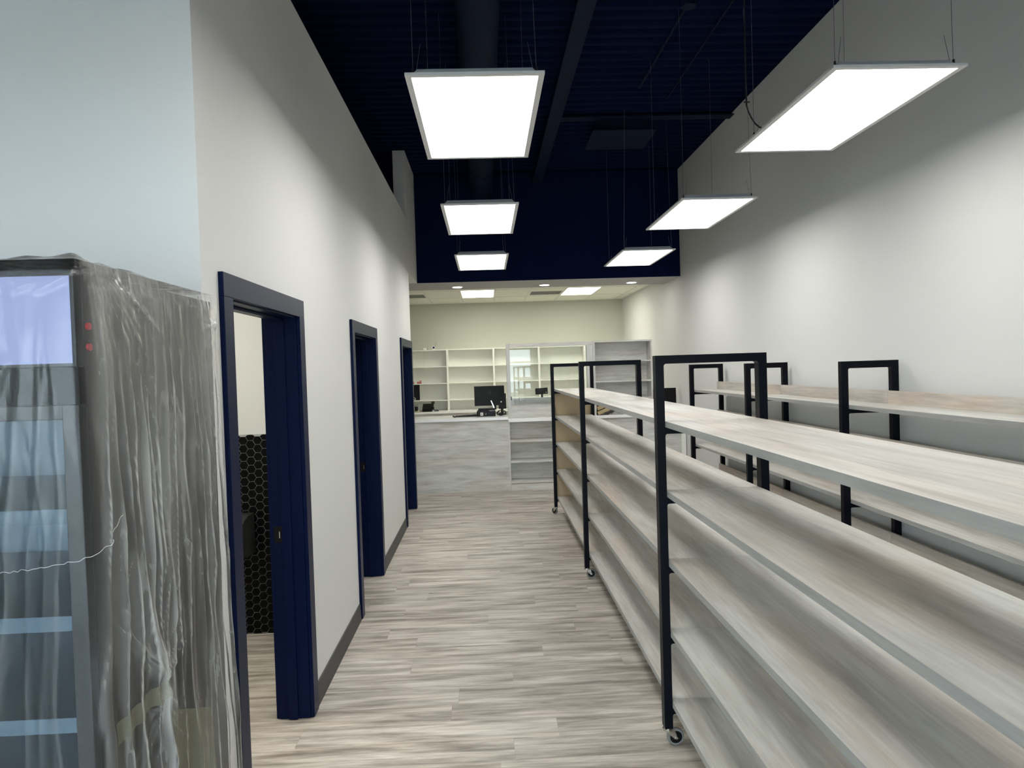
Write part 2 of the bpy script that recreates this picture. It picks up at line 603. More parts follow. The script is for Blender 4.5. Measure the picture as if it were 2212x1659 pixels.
# doorways: casing, jambs, stops, strike plate
dl = ['wide navy door frame nearest the camera, opening to the restroom', 'navy door frame in the middle of the corridor wall', 'farthest navy door frame at the corridor wall end']
for i, (a, b_) in enumerate(DOORS):
    t = thing('door_%d' % (i + 1), dl[i], 'door frame', (XL, (a + b_) / 2, 0), kind='structure')
    ia, ib = a + CW, b_ - CW
    zt = ZD + .086
    build('casing', bx(XL, XL + .019, a, ia, .004, ZD), 'navy_trim', t, bevel=.002)
    build('casing', bx(XL, XL + .019, ib, b_, .004, ZD), 'navy_trim', t, bevel=.002)
    build('casing', bx(XL, XL + .019, a, b_, ZD, zt), 'navy_trim', t, bevel=.002)
    build('casing', bx(XI - .019, XI, a, ia, .004, ZD), 'navy_trim', t, bevel=.002)
    build('casing', bx(XI - .019, XI, ib, b_, .004, ZD), 'navy_trim', t, bevel=.002)
    build('casing', bx(XI - .019, XI, a, b_, ZD, zt), 'navy_trim', t, bevel=.002)
    for s, y0 in ((1, ia), (-1, ib)):
        y1 = y0 - s * .019 + s * .0
        yA, yB2 = sorted((y0 - s * .019, y0 + s * .006))
        jb = build('jamb', bx(XI, XL, yA, yB2, .004, ZD), 'navy_trim', t, bevel=.002)
        yA, yB2 = sorted((y0 + s * .006, y0 + s * .018))
        build('stop', bx(XI + .045, XL - .058, yA, yB2, .004, ZD), 'navy_trim', jb, bevel=.0025)
        if s == -1:
            sp = build('strike_plate', bx(XI + .004, XI + .042, y0 - .0085, y0 - .006, .885, .965), 'hub_black', jb, bevel=.001)
            sp['label'] = 'black strike plate'
            build('latch_lip', bx(XI + .030, XI + .034, y0 - .0098, y0 - .0085, .908, .942), 'chrome', jb)
    build('head_jamb', bx(XI, XL, ia, ib, ZD - .006, ZD + .019), 'navy_trim', t, bevel=.002)
    build('head_stop', bx(XI + .045, XL - .058, ia + .018, ib - .018, ZD - .018, ZD - .006), 'navy_trim', t, bevel=.002)

# ------------------------------------------------------------------ storefront behind the camera
mb = MB()
mb.box(XFAR, XR, YF - .15, YF, 0, .35).box(XFAR, XR, YF - .15, YF, 2.35, ZC + .05)
XWR = 1.5
mb.box(XFAR, XFAR + .4, YF - .15, YF, .35, 2.35).box(XWR, XR, YF - .15, YF, .35, 2.35)
tag(build('wall_front', mb, 'wall_paint'), 'storefront wall with large windows', 'wall', kind='structure')
wx = np.linspace(XFAR + .4, XWR, 6)
for i in range(5):
    t = thing('window_%d' % (i + 1), 'large storefront window bay number %s from the left wall' % ['one', 'two', 'three', 'four', 'five'][i], 'window', ((wx[i] + wx[i + 1]) / 2, YF, .35), kind='structure')
    a, b_ = wx[i], wx[i + 1]
    build('window_frame', bx(a, a + .05, YF - .12, YF - .03, .35, 2.35).box(b_ - .05, b_, YF - .12, YF - .03, .35, 2.35)
          .box(a + .05, b_ - .05, YF - .12, YF - .03, .35, .40).box(a + .05, b_ - .05, YF - .12, YF - .03, 2.30, 2.35)
          .box(a + .05, b_ - .05, YF - .12, YF - .03, 1.86, 1.92), 'plastic_charcoal', t)
    build('pane', bx(a + .05, b_ - .05, YF - .08, YF - .074, .40, 1.86), 'shop_window', t)
    build('pane', bx(a + .05, b_ - .05, YF - .08, YF - .074, 1.92, 2.30), 'shop_window', t)
tag(build('ground_outside', bx(-30, 30, -30, YF - .15, -.12, -.02), 'pavement'), 'grey pavement outside the storefront', 'pavement', kind='structure')

# ------------------------------------------------------------------ ceiling services (navy painted)
t = thing('air_duct', 'long round navy duct running under the deck above the aisle lights', 'duct', (.02, 3, 4.2))
n = 20
build('duct_pipe', MB().cyl((.02, YF + .3, 4.22), (.02, YS, 4.22), .155, 24), 'navy_duct', t, smooth=True)
for yy in (1.5, 3.9, 6.3, 8.7):
    build('duct_collar', MB().cyl((.02, yy, 4.22), (.02, yy + .05, 4.22), .163, 24), 'navy_duct', t, smooth=True)
t = thing('ceiling_beam', 'navy steel beam along the shop under the deck', 'beam', (.81, 3, 4.3))
build('web', bx(.80, .82, YF + .2, YS, 4.31, ZC), 'navy_duct', t)
build('bottom_flange', bx(.737, .873, YF + .2, YS, 4.30, 4.31), 'navy_duct', t)
t = thing('ceiling_beam', 'navy cross beam spanning to the right wall above the square ceiling panel', 'beam', (1.8, 7.45, 4.3))
build('web', bx(.90, XR, 7.70, 7.715, 4.425, ZC), 'navy_duct', t)
build('bottom_flange', bx(.90, XR, 7.64, 7.775, 4.415, 4.425), 'navy_duct', t)
t = thing('air_diffuser', 'square navy air diffuser panel under the dark deck', 'vent', (1.615, 8.04, 4.29))
build('face_plate', bx(1.26, 1.972, 7.70, 8.38, 4.285, 4.297), 'navy_duct', t, bevel=.003)
build('plenum_box', bx(1.34, 1.892, 7.78, 8.30, 4.297, ZC), 'navy_duct', t)
t = thing('conduit_run', 'thin navy conduit with a round junction box on the corrugated deck', 'conduit', (1.75, 5.5, 4.4))
build('pipe', MB().tube([(1.62, 3.2, 4.43), (1.62, 5.3, 4.43), (1.60, 6.9, 4.43)], .011, 8), 'navy_duct', t)
build('pipe', MB().tube([(1.95, 2.5, 4.43), (1.95, 7.2, 4.43)], .008, 8), 'navy_duct', t)
build('junction_box', MB().cyl((1.62, 5.3, 4.40), (1.62, 5.3, 4.455), .055, 16), 'navy_duct', t)

# ------------------------------------------------------------------ suspended LED panels
ZLT, LW = 2.977, .603


def pendant(x, y, label, cord=False, lean=0.):
    t = thing('pendant_panel_light', label, 'light', (x, y + LW, ZLT), 'suspended LED panels')
    x0, x1, y0, y1 = x - LW / 2, x + LW / 2, y, y + 2 * LW
    e = .026
    fr_ = MB().box(x0, x1, y0, y0 + e, ZLT, ZLT + .012).box(x0, x1, y1 - e, y1, ZLT, ZLT + .012)
    fr_.box(x0, x0 + e, y0 + e, y1 - e, ZLT, ZLT + .012).box(x1 - e, x1, y0 + e, y1 - e, ZLT, ZLT + .012)
    build('frame', fr_, 'lamp_frame', t)
    build('diffuser', bx(x0 + e, x1 - e, y0 + e, y1 - e, ZLT + .003, ZLT + .006), 'lamp_white', t)
    hs = MB()
    i = .050
    zt = ZLT + .047
    hs.add([(x0 + e, y0 + e, ZLT + .012), (x1 - e, y0 + e, ZLT + .012), (x1 - e, y1 - e, ZLT + .012), (x0 + e, y1 - e, ZLT + .012),
            (x0 + i, y0 + i, zt), (x1 - i, y0 + i, zt), (x1 - i, y1 - i, zt), (x0 + i, y1 - i, zt)],
           [(0, 3, 2, 1), (4, 5, 6, 7), (0, 1, 5, 4), (1, 2, 6, 5), (2, 3, 7, 6), (3, 0, 4, 7)])
    build('housing', hs, 'lamp_housing', t, bevel=.002)
    build('driver_box', bx(x - .14, x + .16, y + .45, y + .75, zt, zt + .03), 'lamp_housing', t, bevel=.003)
    k = 0
    for sx in (-1, 1):
        for wy in (y0 + .05, y1 - .22):
            px = x + sx * (LW / 2 - .032)
            k += 1
            dx = .0 if k != 3 else -.03
            ly = lean if k == 1 else 0
            wr = build('suspension_wire', MB().tube([(px, wy, ZLT + .012), (px + dx * .5, wy + ly * .5, 3.7), (px + dx, wy + ly, ZC + .02)], .0013, 5), 'wire_steel', t)
            build('gripper', MB().cyl((px, wy, ZLT + .014), (px, wy, ZLT + .048), .0055, 8), 'plastic_charcoal', wr)
            tl_ = .14 if wy < y + .5 else .09
            build('wire_tail', MB().tube([(px + .012 * -sx, wy, ZLT + .02), (px - sx * .035, wy + .01, ZLT + .02 + tl_)], .0011, 5), 'wire_steel', wr)
    if cord:
        pth = [(1.585, 4.10, ZC), (1.583, 4.098, 3.8), (1.58, 4.095, 3.30), (1.58, 4.093, 3.21)]
        for q in range(1, 9):
            a = q / 8 * math.pi * .62
            pth.append((1.58 + .012 * q, 4.093 - .13 * (1 - math.cos(a)), 3.21 - .175 * math.sin(a)))
        pth.append((1.70, 3.83, ZLT + .045))
        c = build('power_cord', MB().tube(pth, .0045, 7), 'black_cord', t, smooth=True)
        build('cord_clip', MB().cyl((1.565, 4.093, 3.23), (1.60, 4.093, 3.23), .004, 7), 'black_cord', c)
    return t


XLT, XRT = -.006, 1.860
pendant(XLT, 3.037, 'largest light panel of the left row, hanging nearest over the aisle')
pendant(XLT, 5.415, 'middle light panel of the left row above the aisle')
pendant(XLT, 7.791, 'smallest light panel of the left row, in front of the navy bulkhead')
pendant(XRT, 3.028, 'largest light panel of the right row, with a black power cord, near the right wall', True)
pendant(XRT, 5.407, 'middle light panel of the right row, overlapping the bulkhead edge')
pendant(XRT, 7.769, 'smallest light panel of the right row, in front of the navy bulkhead', lean=-.22)
pendant(XLT, .66, 'light panel of the left row hanging over the viewpoint, out of view')
pendant(XRT, .65, 'light panel of the right row beside the viewpoint, out of view')

# ------------------------------------------------------------------ soffit downlights
for x, y, t_ in ((-.384, 10.465, 'leftmost of three round downlights in the soffit'), (.918, 10.495, 'middle of three round downlights in the soffit'),
                 (2.229, 10.475, 'rightmost of three round downlights in the soffit')):
    t = thing('downlight', t_, 'light', (x, y, ZS), 'soffit downlights')
    build('trim_ring', MB().ring((x, y, ZS - .003), 'z', .085, .068, .006, 28), 'white_laminate', t)
    build('lens', MB().cyl((x, y, ZS - .004), (x, y, ZS - .001), .068, 28), 'lamp_down', t)

# ------------------------------------------------------------------ tiled back ceiling
GX = -1.017
bc = thing('ceiling_tiled', 'cream lay-in tile ceiling over the back area', 'ceiling', (0, 12, ZB), kind='structure')
cols = [GX + .61 * k for k in range(-4, 7)]
rows = [(YS2, 11.88), (11.88, 13.10), (13.10, YB)]
gm = MB()
for c in cols:
    gm.box(c - .012, c + .012, YS2, YB, ZB - .004, ZB + .02)
for (a, b_) in rows[1:]:
    gm.box(-3.6, XR, a - .012, a + .012, ZB - .0045, ZB + .02)
gm.box(-3.6, XR, YB - .02, YB, ZB - .005, ZB + .01).box(XR - .02, XR, YS2, YB - .02, ZB - .005, ZB + .01)
build('grid_bars', gm, 'tile_grid', bc)
tm_cache = {}
xs = [-3.6] + cols + [XR]
LIGHTS = [(-.407, 1), (1.423, 1)]
VENTS = [(.813, 1), (-1.627, 1)]
lightlab = ['backlit square panel left of centre in the tiled back ceiling', 'backlit square panel right of centre in the tiled back ceiling']
ventlab = ['grey return air vent between the two ceiling lights', 'grey air vent at the left edge of the tiled ceiling']
for ci in range(len(xs) - 1):
    for ri, (a, b_) in enumerate(rows):
        x0, x1 = xs[ci] + .012, xs[ci + 1] - .012
        if x1 - x0 < .03:
            continue
        lo = [j for j, (lx, lr) in enumerate(LIGHTS) if abs(xs[ci] - lx) < .02 and lr == ri]
        ve = [j for j, (lx, lr) in enumerate(VENTS) if abs(xs[ci] - lx) < .02 and lr == ri]
        y0, y1 = a + .012, b_ - .012
        if lo:
            t = thing('ceiling_panel_light', lightlab[lo[0]], 'light', ((x0 + x1) / 2, (y0 + y1) / 2, ZB), 'lights in the tiled back ceiling')
            build('frame', bx(x0, x1, y0, y0 + .012, ZB, ZB + .015).box(x0, x1, y1 - .012, y1, ZB, ZB + .015).box(x0, x0 + .012, y0 + .012, y1 - .012, ZB, ZB + .015).box(x1 - .012, x1, y0 + .012, y1 - .012, ZB, ZB + .015), 'white_laminate', t)
            build('diffuser', bx(x0 + .012, x1 - .012, y0 + .012, y1 - .012, ZB + .002, ZB + .006), 'lamp_back', t)
            continue
        if ve:
            y1 = y0 + .62
            t = thing('ceiling_vent', ventlab[ve[0]], 'vent', ((x0 + x1) / 2, 12.6, ZB), 'vents in the tiled back ceiling')
            vy0, vy1 = 12.30, 12.90
            build('vent_face', bx(x0 + .02, x1 - .02, vy0 + .02, vy1 - .02, ZB + .002, ZB + .006), 'vent_grey', t)
            build('vent_frame', bx(x0, x1, vy0, vy0 + .02, ZB - .003, ZB + .01).box(x0, x1, vy1 - .02, vy1, ZB - .003, ZB + .01).box(x0, x0 + .02, vy0 + .02, vy1 - .02, ZB - .003, ZB + .01).box(x1 - .02, x1, vy0 + .02, vy1 - .02, ZB - .003, ZB + .01), 'tile_grid', t)
            for k in range(9):
                yy = vy0 + .05 + k * .062
                build('slat', bx(x0 + .02, x1 - .02, yy, yy + .012, ZB - .002, ZB + .002), 'vent_grey', t)
            build('tile', bx(x0, x1, a + .012, vy0 - .001, ZB, ZB + .012), 'ceiling_tile', bc)
            build('tile', bx(x0, x1, vy1 + .001, b_ - .012, ZB, ZB + .012), 'ceiling_tile', bc)
            continue
        key = (round(x1 - x0, 3), round(y1 - y0, 3))
        if key not in tm_cache:
            w2, h2 = key[0] / 2, key[1] / 2
            tm_cache[key] = bx(-w2, w2, -h2, h2, 0, .012).mesh('tile', bevel=.002, seg=1)
            tm_cache[key].materials.append(M['ceiling_tile'])
        link('tile', tm_cache[key], None, bc, ((x0 + x1) / 2, (y0 + y1) / 2, ZB))

# restroom ceiling light
t = thing('flush_ceiling_light', 'round flush light on the restroom ceiling, out of view', 'light', (-2.1, 3.5, 2.76))
build('rim', MB().ring((-2.1, 3.5, 2.745), 'z', .19, .17, .03, 32), 'white_laminate', t)
build('lens', MB().cyl((-2.1, 3.5, 2.725), (-2.1, 3.5, 2.74), .17, 32), 'lamp_restroom', t)

# restroom paper dispenser
t = thing('paper_dispenser', 'black curved paper dispenser on the hexagon tiled restroom wall', 'dispenser', (-1.76, 4.6, .55))
prof = [(4.675, .81), (4.56, .81), (4.48, .795), (4.43, .765), (4.405, .72), (4.40, .67), (4.415, .62), (4.45, .575), (4.52, .55), (4.675, .545)]
build('cover', MB().prism(prof, 'x', -1.96, -1.562), 'dispenser_black', t, bevel=.006, smooth=True)
build('tear_slot', bx(-1.90, -1.60, 4.50, 4.60, .538, .546), 'plastic_charcoal', t)

# ------------------------------------------------------------------ shelving frames


def fillet(mb, cx, cz, sx, sz, r, y0, y1):
    pts = [(cx, cz), (cx + sx * r, cz)]
    for k in range(1, 5):
        a = math.pi / 2 * k / 4
        pts.append((cx + sx * r - sx * r * math.sin(a), cz + sz * r - sz * r * math.cos(a)))
    mb.prism(pts, 'y', y0, y1)


TW, TD = .037, .050      # steel tube: face width, depth
GXA, GXB = .7447, 1.2418
GZT = 1.7451
GSH = [1.455, 1.146, .837, .522, .206]
GY = [3.0503 - 2.5036, 3.0503, 5.5577, 8.0507]
gon = thing('mobile_shelf_unit', 'long five tier washed oak shelving island on casters, with dark steel frames', 'shelving', (.993, 4.3, 0))


def upright(par, xa, xb, zt, zb, y0, shelves, tw=TW, td=TD, th=.026, bh=.030):
    mb = MB().box(xa, xa + tw, y0, y0 + td, zb, zt).box(xb - tw, xb, y0, y0 + td, zb, zt).box(xa + tw, xb - tw, y0, y0 + td, zt - tw, zt)
    r = .011
    fillet(mb, xa + tw, zt - tw, 1, -1, r, y0, y0 + td)
    fillet(mb, xb - tw, zt - tw, -1, -1, r, y0, y0 + td)
    u = build('upright_frame', mb, 'navy_steel', par, bevel=.0028)
    for z in shelves:
        c = MB().box(xa + tw, xb - tw, y0, y0 + td, z - th - bh, z - th)
        fillet(c, xa + tw, z - th - bh, 1, -1, .010, y0, y0 + td)
        fillet(c, xb - tw, z - th - bh, -1, -1, .010, y0, y0 + td)
        build('crossbar', c, 'navy_steel', u, bevel=.0015, seg=1)
    return u


def caster(par, x, y, ang, trail=.036):
    """swivel caster under a post: ang = direction the wheel trails"""
    ca, sa = math.cos(ang), math.sin(ang)
    cx, cy = x + trail * ca, y + trail * sa
    ax = Vector((-sa, ca, 0))
    c0 = Vector((cx, cy, .0375))
    fk = MB().cyl((x, y, .078), (x, y, .084), .019, 16)
    fk.cyl((x, y, .070), (x, y, .078), .023, 16)
    for s in (-1, 1):
        o_ = ax * (s * .0155)
        d = Vector((ca, sa, 0))
        base = Vector((x, y, 0))
        p = [base - d * .016 + Vector((0, 0, .072)), base + d * .026 + Vector((0, 0, .074)), base + d * (trail + .007) + Vector((0, 0, .031)), base + d * (trail - .007) + Vector((0, 0, .031))]
        vv = [q + o_ - ax * .0015 for q in p] + [q + o_ + ax * .0015 for q in p]
        fk.add(vv, [(0, 1, 2, 3), (7, 6, 5, 4), (0, 4, 5, 1), (1, 5, 6, 2), (2, 6, 7, 3), (3, 7, 4, 0)])
        fk.cyl(c0 + ax * (s * .017), c0 + ax * (s * .021), .006, 8)
    k = build('caster', fk, 'chrome', par)
    tyre = MB()
    v_, f_ = [], []
    prof_ = [(.028, -.011), (.0345, -.0115), (.0375, -.0075), (.0375, .0075), (.0345, .0115), (.028, .011)]
    nn = 28
    up = Vector((0, 0, 1))
    dd = Vector((ca, sa, 0))
    for (r, a) in prof_:
        for i in range(nn):
            tt = 2 * math.pi * i / nn
            v_.append(c0 + ax * a + dd * (r * math.cos(tt)) + up * (r * math.sin(tt)))
    m_ = len(prof_)
    for q in range(m_):
        for i in range(nn):
            j = (i + 1) % nn
            q2 = (q + 1) % m_
            f_.append((q * nn + i, q * nn + j, q2 * nn + j, q2 * nn + i))
    build('tyre', tyre.add(v_, f_), 'tyre_grey', k, smooth=True)
    build('hub', MB().cyl(c0 - ax * .010, c0 + ax * .010, .0285, 24), 'hub_black', k, smooth=True)
    return k


for i, y0 in enumerate(GY):
    upright(gon, GXA, GXB, GZT, .084, y0, GSH)
    yc = y0 + TD / 2
    caster(gon, GXA + TW / 2, yc, [.1, .06, -.05, 2.3][i], .034 if i < 3 else .02)
    caster(gon, GXB - TW / 2, yc, [.4, .5, -.3, 1.2][i])
for k in range(3):
    a, b_ = GY[k] + TD / 2, GY[k + 1] + TD / 2
    for z in GSH:
        sh = build('shelf', bx(GXA + TW + .001, GXB - TW - .001, a + .0008, b_ - .0008, z - .026, z), 'washed_oak', gon)
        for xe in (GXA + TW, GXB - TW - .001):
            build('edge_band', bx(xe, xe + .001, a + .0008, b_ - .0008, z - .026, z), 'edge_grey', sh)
ep = build('end_panel', bx(GXA + TW * .6, GXB - TW * .6, GY[3] + TD, GY[3] + TD + .016, .20, 1.42), 'tan_board', gon)
ep['label'] = 'raw tan particleboard end panel'

# wall unit along the right wall
WXA, WXB, WZT = 2.3766, 2.7700, 1.6857
WSH = [1.392, .757, .125]
WUP = [.087, .392, .392]
WY = [8.0813, 6.327, 4.5995, 2.856, 1.105, -.645]
wun = thing('wall_shelf_unit', 'washed oak shelving bay row with dark steel frames against the right wall', 'shelving', (2.57, 4, 0))
for y0 in WY:
    upright(wun, WXA, WXB, WZT, .012, y0, WSH, tw=.0475, td=.042, th=.026, bh=.030)
    for xx in (WXA + .024, WXB - .024):
        build('levelling_foot', MB().cyl((xx, y0 + .021, 0), (xx, y0 + .021, .013), .017, 14), 'hub_black', wun)
for k in range(5):
    a, b_ = WY[k + 1] + .021, WY[k] + .021
    if k == 0:
        b_ = WY[0] + .042
    for z, uh in zip(WSH, WUP):
        sh = build('shelf', bx(WXA + .0485, WXB - .0475, a + .0008, b_ - .0008, z - .026, z), 'washed_oak', wun)
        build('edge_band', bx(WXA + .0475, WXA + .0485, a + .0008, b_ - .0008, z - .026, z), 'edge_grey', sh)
        build('back_rail', bx(WXB - .0475 - .018, WXB - .0475, a + .001, b_ - .001, z, z + uh), 'oak_rail', wun, bevel=.001, seg=1)

# ------------------------------------------------------------------ sales counter
YCF = 9.75
ct = thing('sales_counter', 'grey washed oak counter front panel with a white top, left of the open shelves', 'counter', (-.6, 10.1, 0))
build('front_panel', bx(-2.2, .288, YCF, YCF + .02, .0, .992), 'washed_oak_x', ct, bevel=.001, seg=1)
build('side_panel', bx(-2.2, -2.18, YCF + .02, 10.38, 0, .992), 'washed_oak_x', ct)
build('carcass', bx(-2.18, .288, 10.30, 10.38, .08, .992), 'washed_oak_x', ct)
tag(build('counter_top', bx(-2.22, .288, YCF - .025, 10.42, .992, 1.033), 'quartz', bevel=.003, origin=(-.9, 10, .992)), 'white quartz top of the left counter with the black monitor on it', 'countertop')

ds = thing('display_counter', 'open fronted grey oak display counter with three shelf niches', 'counter', (.9, 10.0, 0))
build('side_panel', bx(.288, .309, YCF, 10.38, 0, .957), 'washed_oak_z', ds, bevel=.001, seg=1)
build('side_panel', bx(1.486, 1.507, YCF, 10.38, 0, .957), 'washed_oak_z', ds, bevel=.001, seg=1)
build('back_panel', bx(.309, 1.486, YCF + .26, YCF + .275, .08, .957), 'washed_oak_x', ds)
build('kick_panel', bx(.309, 1.486, YCF + .006, YCF + .024, 0, .085), 'washed_oak_x', ds)
for z in (.700, .412, .125):
    build('shelf', bx(.309, 1.486, YCF + .003, YCF + .26, z - .028, z), 'washed_oak_x', ds, bevel=.001, seg=1)
build('carcass', bx(.309, 1.486, 10.30, 10.38, .08, .957), 'washed_oak_x', ds)
tag(build('counter_top', bx(.2885, 1.507, YCF - .02, 10.42, .957, 1.006), 'quartz', bevel=.003, origin=(.9, 10, .957)), 'white counter top under the framed glass screen', 'countertop')

rc = thing('sales_counter', 'plain grey oak counter beneath the tall bookcase by the right wall', 'counter', (2.1, 10.0, 0))
build('front_panel', bx(1.5075, 2.735, YCF + .03, YCF + .05, 0, .968), 'washed_oak_x', rc, bevel=.001, seg=1)
build('end_strip', bx(2.735, 2.80, YCF + .03, YCF + .05, 0, .968), 'white_laminate', rc)
build('carcass', bx(1.5075, 2.80, 10.30, 10.38, .0, .968), 'washed_oak_x', rc)
tag(build('counter_top', bx(1.5075, 2.80, YCF, 10.42, .968, 1.008), 'quartz', bevel=.003, origin=(2.1, 10, .97)), 'white counter top beneath the tall bookcase', 'countertop')

# framed glass screen standing on the display counter
gs = thing('glass_screen', 'grey oak framed glass screen standing on the display counter', 'screen', (.9, 9.82, 1.006))
y0, y1 = 9.775, 9.865
build('post', bx(.289, .338, y0, y1, 1.006, 2.053), 'washed_oak_z', gs, bevel=.001, seg=1)
build('post', bx(1.420, 1.505, y0, y1, 1.006, 2.000), 'washed_oak_z', gs, bevel=.001, seg=1)
build('top_rail', bx(.338, 1.505, y0, y1, 2.000, 2.053), 'washed_oak_x', gs, bevel=.001, seg=1)
build('lower_panel', bx(.338, 1.420, y0 + .03, y0 + .048, 1.006, 1.287), 'washed_oak_x', gs)
pg = build('pane', bx(.339, 1.419, y0 + .018, y0 + .024, 1.200, 1.999), 'pane', gs)
for z in (1.27, 1.31):
    pass
build('glass_clip', bx(.338, .350, y0 + .004, y0 + .018, 1.262, 1.312), 'plastic_charcoal', gs)

# tall bookcase on the right counter
bk = thing('bookcase', 'tall grey oak bookcase standing on the right hand counter', 'bookcase', (1.93, 9.95, 1.008))
BX0, BX1, by0, by1 = 1.5075, 2.345, 9.775, 10.05
build('side_panel', bx(BX0, BX0 + .03, by0, by1, 1.008, 2.055), 'washed_oak_z', bk, bevel=.001, seg=1)
build('side_panel', bx(BX1 - .022, BX1, by0, by1, 1.008, 2.055), 'washed_oak_z', bk, bevel=.001, seg=1)
build('top_panel', bx(BX0 + .03, BX1 - .022, by0, by1, 2.033, 2.055), 'washed_oak_x', bk)
build('back_panel', bx(BX0 + .03, BX1 - .022, by1 - .012, by1, 1.008, 2.033), 'washed_oak_x', bk)
for z in (1.770, 1.489, 1.245):
    build('shelf', bx(BX0 + .03, BX1 - .022, by0 + .002, by1 - .012, z - .02, z), 'washed_oak_x', bk, bevel=.001, seg=1)

# ------------------------------------------------------------------ white shelving on the back worktop
ZW = .915
bays = [(-2.585, -1.670), (-1.670, -.755), (-.755, .160), (.160, 1.060), (1.060, 1.973), (1.973, 2.79)]
bl = ['white open bookcase bay at the far left, mostly behind the corridor wall', 'white bookcase bay above the desk phone', 'white bookcase bay behind the black monitor on the counter',
      'white bookcase bay cut by the left post of the glass screen', 'white bookcase bay seen through the glass screen', 'white bookcase bay behind the tall grey bookcase']
for (a, b_), t_ in zip(bays, bl):
    t = thing('white_bookcase', t_, 'bookcase', ((a + b_) / 2, 13.98, ZW), 'white bookcase bays along the back wall')
    for xx in (a + .0005, b_ - .0185):
        build('side_panel', bx(xx, xx + .018, 13.84, YB - .001, ZW, 2.122), 'white_laminate', t)
    build('top_panel', bx(a + .0185, b_ - .0185, 13.84, YB - .001, 2.104, 2.122), 'white_laminate', t)
    build('back_panel', bx(a + .0185, b_ - .0185, YB - .009, YB - .001, ZW, 2.104), 'white_laminate', t)
    for z in (1.790, 1.461, 1.128):
        build('shelf', bx(a + .0185, b_ - .0185, 13.842, YB - .009, z - .018, z), 'white_laminate', t)
tag(build('worktop', bx(-3.55, XR - .02, 13.50, YB - .001, .875, ZW), 'quartz', bevel=.002, origin=(0, 13.8, .875)), 'long white worktop under the white bookcases', 'worktop')
bcab = [(-3.50, -2.45), (-2.45, -1.40), (-1.40, -.35), (-.35, .70), (.70, 1.75), (1.75, 2.79)]
for k, (a, b_) in enumerate(bcab):
    t = thing('base_cabinet', 'grey oak base cabinet under the back worktop, %s from the left' % ['first', 'second', 'third', 'fourth', 'fifth', 'sixth'][k], 'cabinet', ((a + b_) / 2, 13.8, 0), 'base cabinets under the back worktop')
    build('body', bx(a + .001, b_ - .001, 13.55, YB - .001, .10, .875), 'washed_oak_x', t)
    build('toe_kick', bx(a + .001, b_ - .001, 13.62, YB - .001, 0, .10), 'plastic_charcoal', t)
    for q in range(2):
        x0 = a + (b_ - a) * q / 2
        d = build('door', bx(x0 + .003, x0 + (b_ - a) / 2 - .003, 13.53, 13.549, .11, .868), 'washed_oak_x', t, bevel=.001, seg=1)
        hx = x0 + (b_ - a) / 2 * (.88 if q == 0 else .12)
        build('handle', MB().tube([(hx, 13.53, .72), (hx, 13.505, .72), (hx, 13.505, .82), (hx, 13.53, .82)], .005, 6), 'chrome', d)

# ------------------------------------------------------------------ things on the counters


def screen_unit(label, cx, cy, z0, wd, ht, tilt, yaw, deskz, logo=False):
    t = thing('computer_monitor', label, 'monitor', (cx, cy, deskz))
    R = Matrix.Rotation(yaw, 4, 'Z') @ Matrix.Rotation(tilt, 4, 'X')
    O = Vector((cx, cy, z0))

    def tf(mb):
        mb.v = [tuple(O + (R @ Vector(p))) for p in mb.v]
        return mb
    p = build('panel', tf(bx(-wd / 2, wd / 2, -.012, .012, 0, ht)), 'plastic_black', t, bevel=.004)
    build('screen', tf(bx(-wd / 2 + .008, wd / 2 - .008, .0122, .0135, .012, ht - .008)), 'hub_black', p)
    if logo:
        build('logo', tf(MB().ring((0, -.0125, ht * .66), 'y', .022, .019, .001, 24)
                         .prism([(-.009, ht * .66 - .012), (-.006, ht * .66 - .012), (.000, ht * .66 + .014), (-.003, ht * .66 + .014)], 'y', -.0132, -.0125)
                         .prism([(.003, ht * .66 - .014), (.006, ht * .66 - .014), (.012, ht * .66 + .012), (.009, ht * .66 + .012)], 'y', -.0132, -.0125)), 'logo_grey', p)
        build('badge', tf(MB().cyl((wd * .38, -.0125, ht * .17), (wd * .38, -.0132, ht * .17), .010, 14)), 'chrome', p)
    return t, tf


t, tf = screen_unit('black all in one computer seen from behind on the counter', .04, 10.10, 1.180, .435, .285, -.10, .08, 1.033, True)
build('stand_arm', MB().prism([(.052, 1.255), (.068, 1.255), (.112, 1.146), (.092, 1.146)], 'y', 10.055, 10.075), 'chrome', t, bevel=.002)
build('stand_base', bx(-.128, .115, 10.04, 10.2, 1.1185, 1.145), 'plastic_black', t, bevel=.003)
build('stand_neck', bx(.10, .135, 10.09, 10.115, 1.12, 1.20), 'plastic_black', t, bevel=.002)

t = thing('receipt_printer', 'black receipt printer box with a white label under the monitor', 'printer', (0, 10.1, 1.033))
b0 = build('body', bx(-.150, .120, 9.98, 10.22, 1.034, 1.108), 'plastic_black', t, bevel=.006)
build('lid', bx(-.138, .02, 10.0, 10.2, 1.108, 1.118), 'plastic_charcoal', t, bevel=.003)
s = build('label_sticker', bx(-.098, -.058, 9.9785, 9.98, 1.046, 1.090), 'white_paper', b0)
build('label_print', MB().box(-.090, -.066, 9.978, 9.9785, 1.060, 1.075), 'vent_grey', b0)
build('front_mark', MB().prism([(-.030, 1.058), (-.020, 1.058), (-.008, 1.078), (-.018, 1.078)], 'y', 9.978, 9.98), 'vent_grey', b0)
build('paper_slot', bx(.015, .075, 9.977, 9.981, 1.072, 1.079), 'plastic_charcoal', b0)
build('paper_strip', bx(.03, .1, 9.99, 10.01, 1.1085, 1.112), 'white_paper', t)

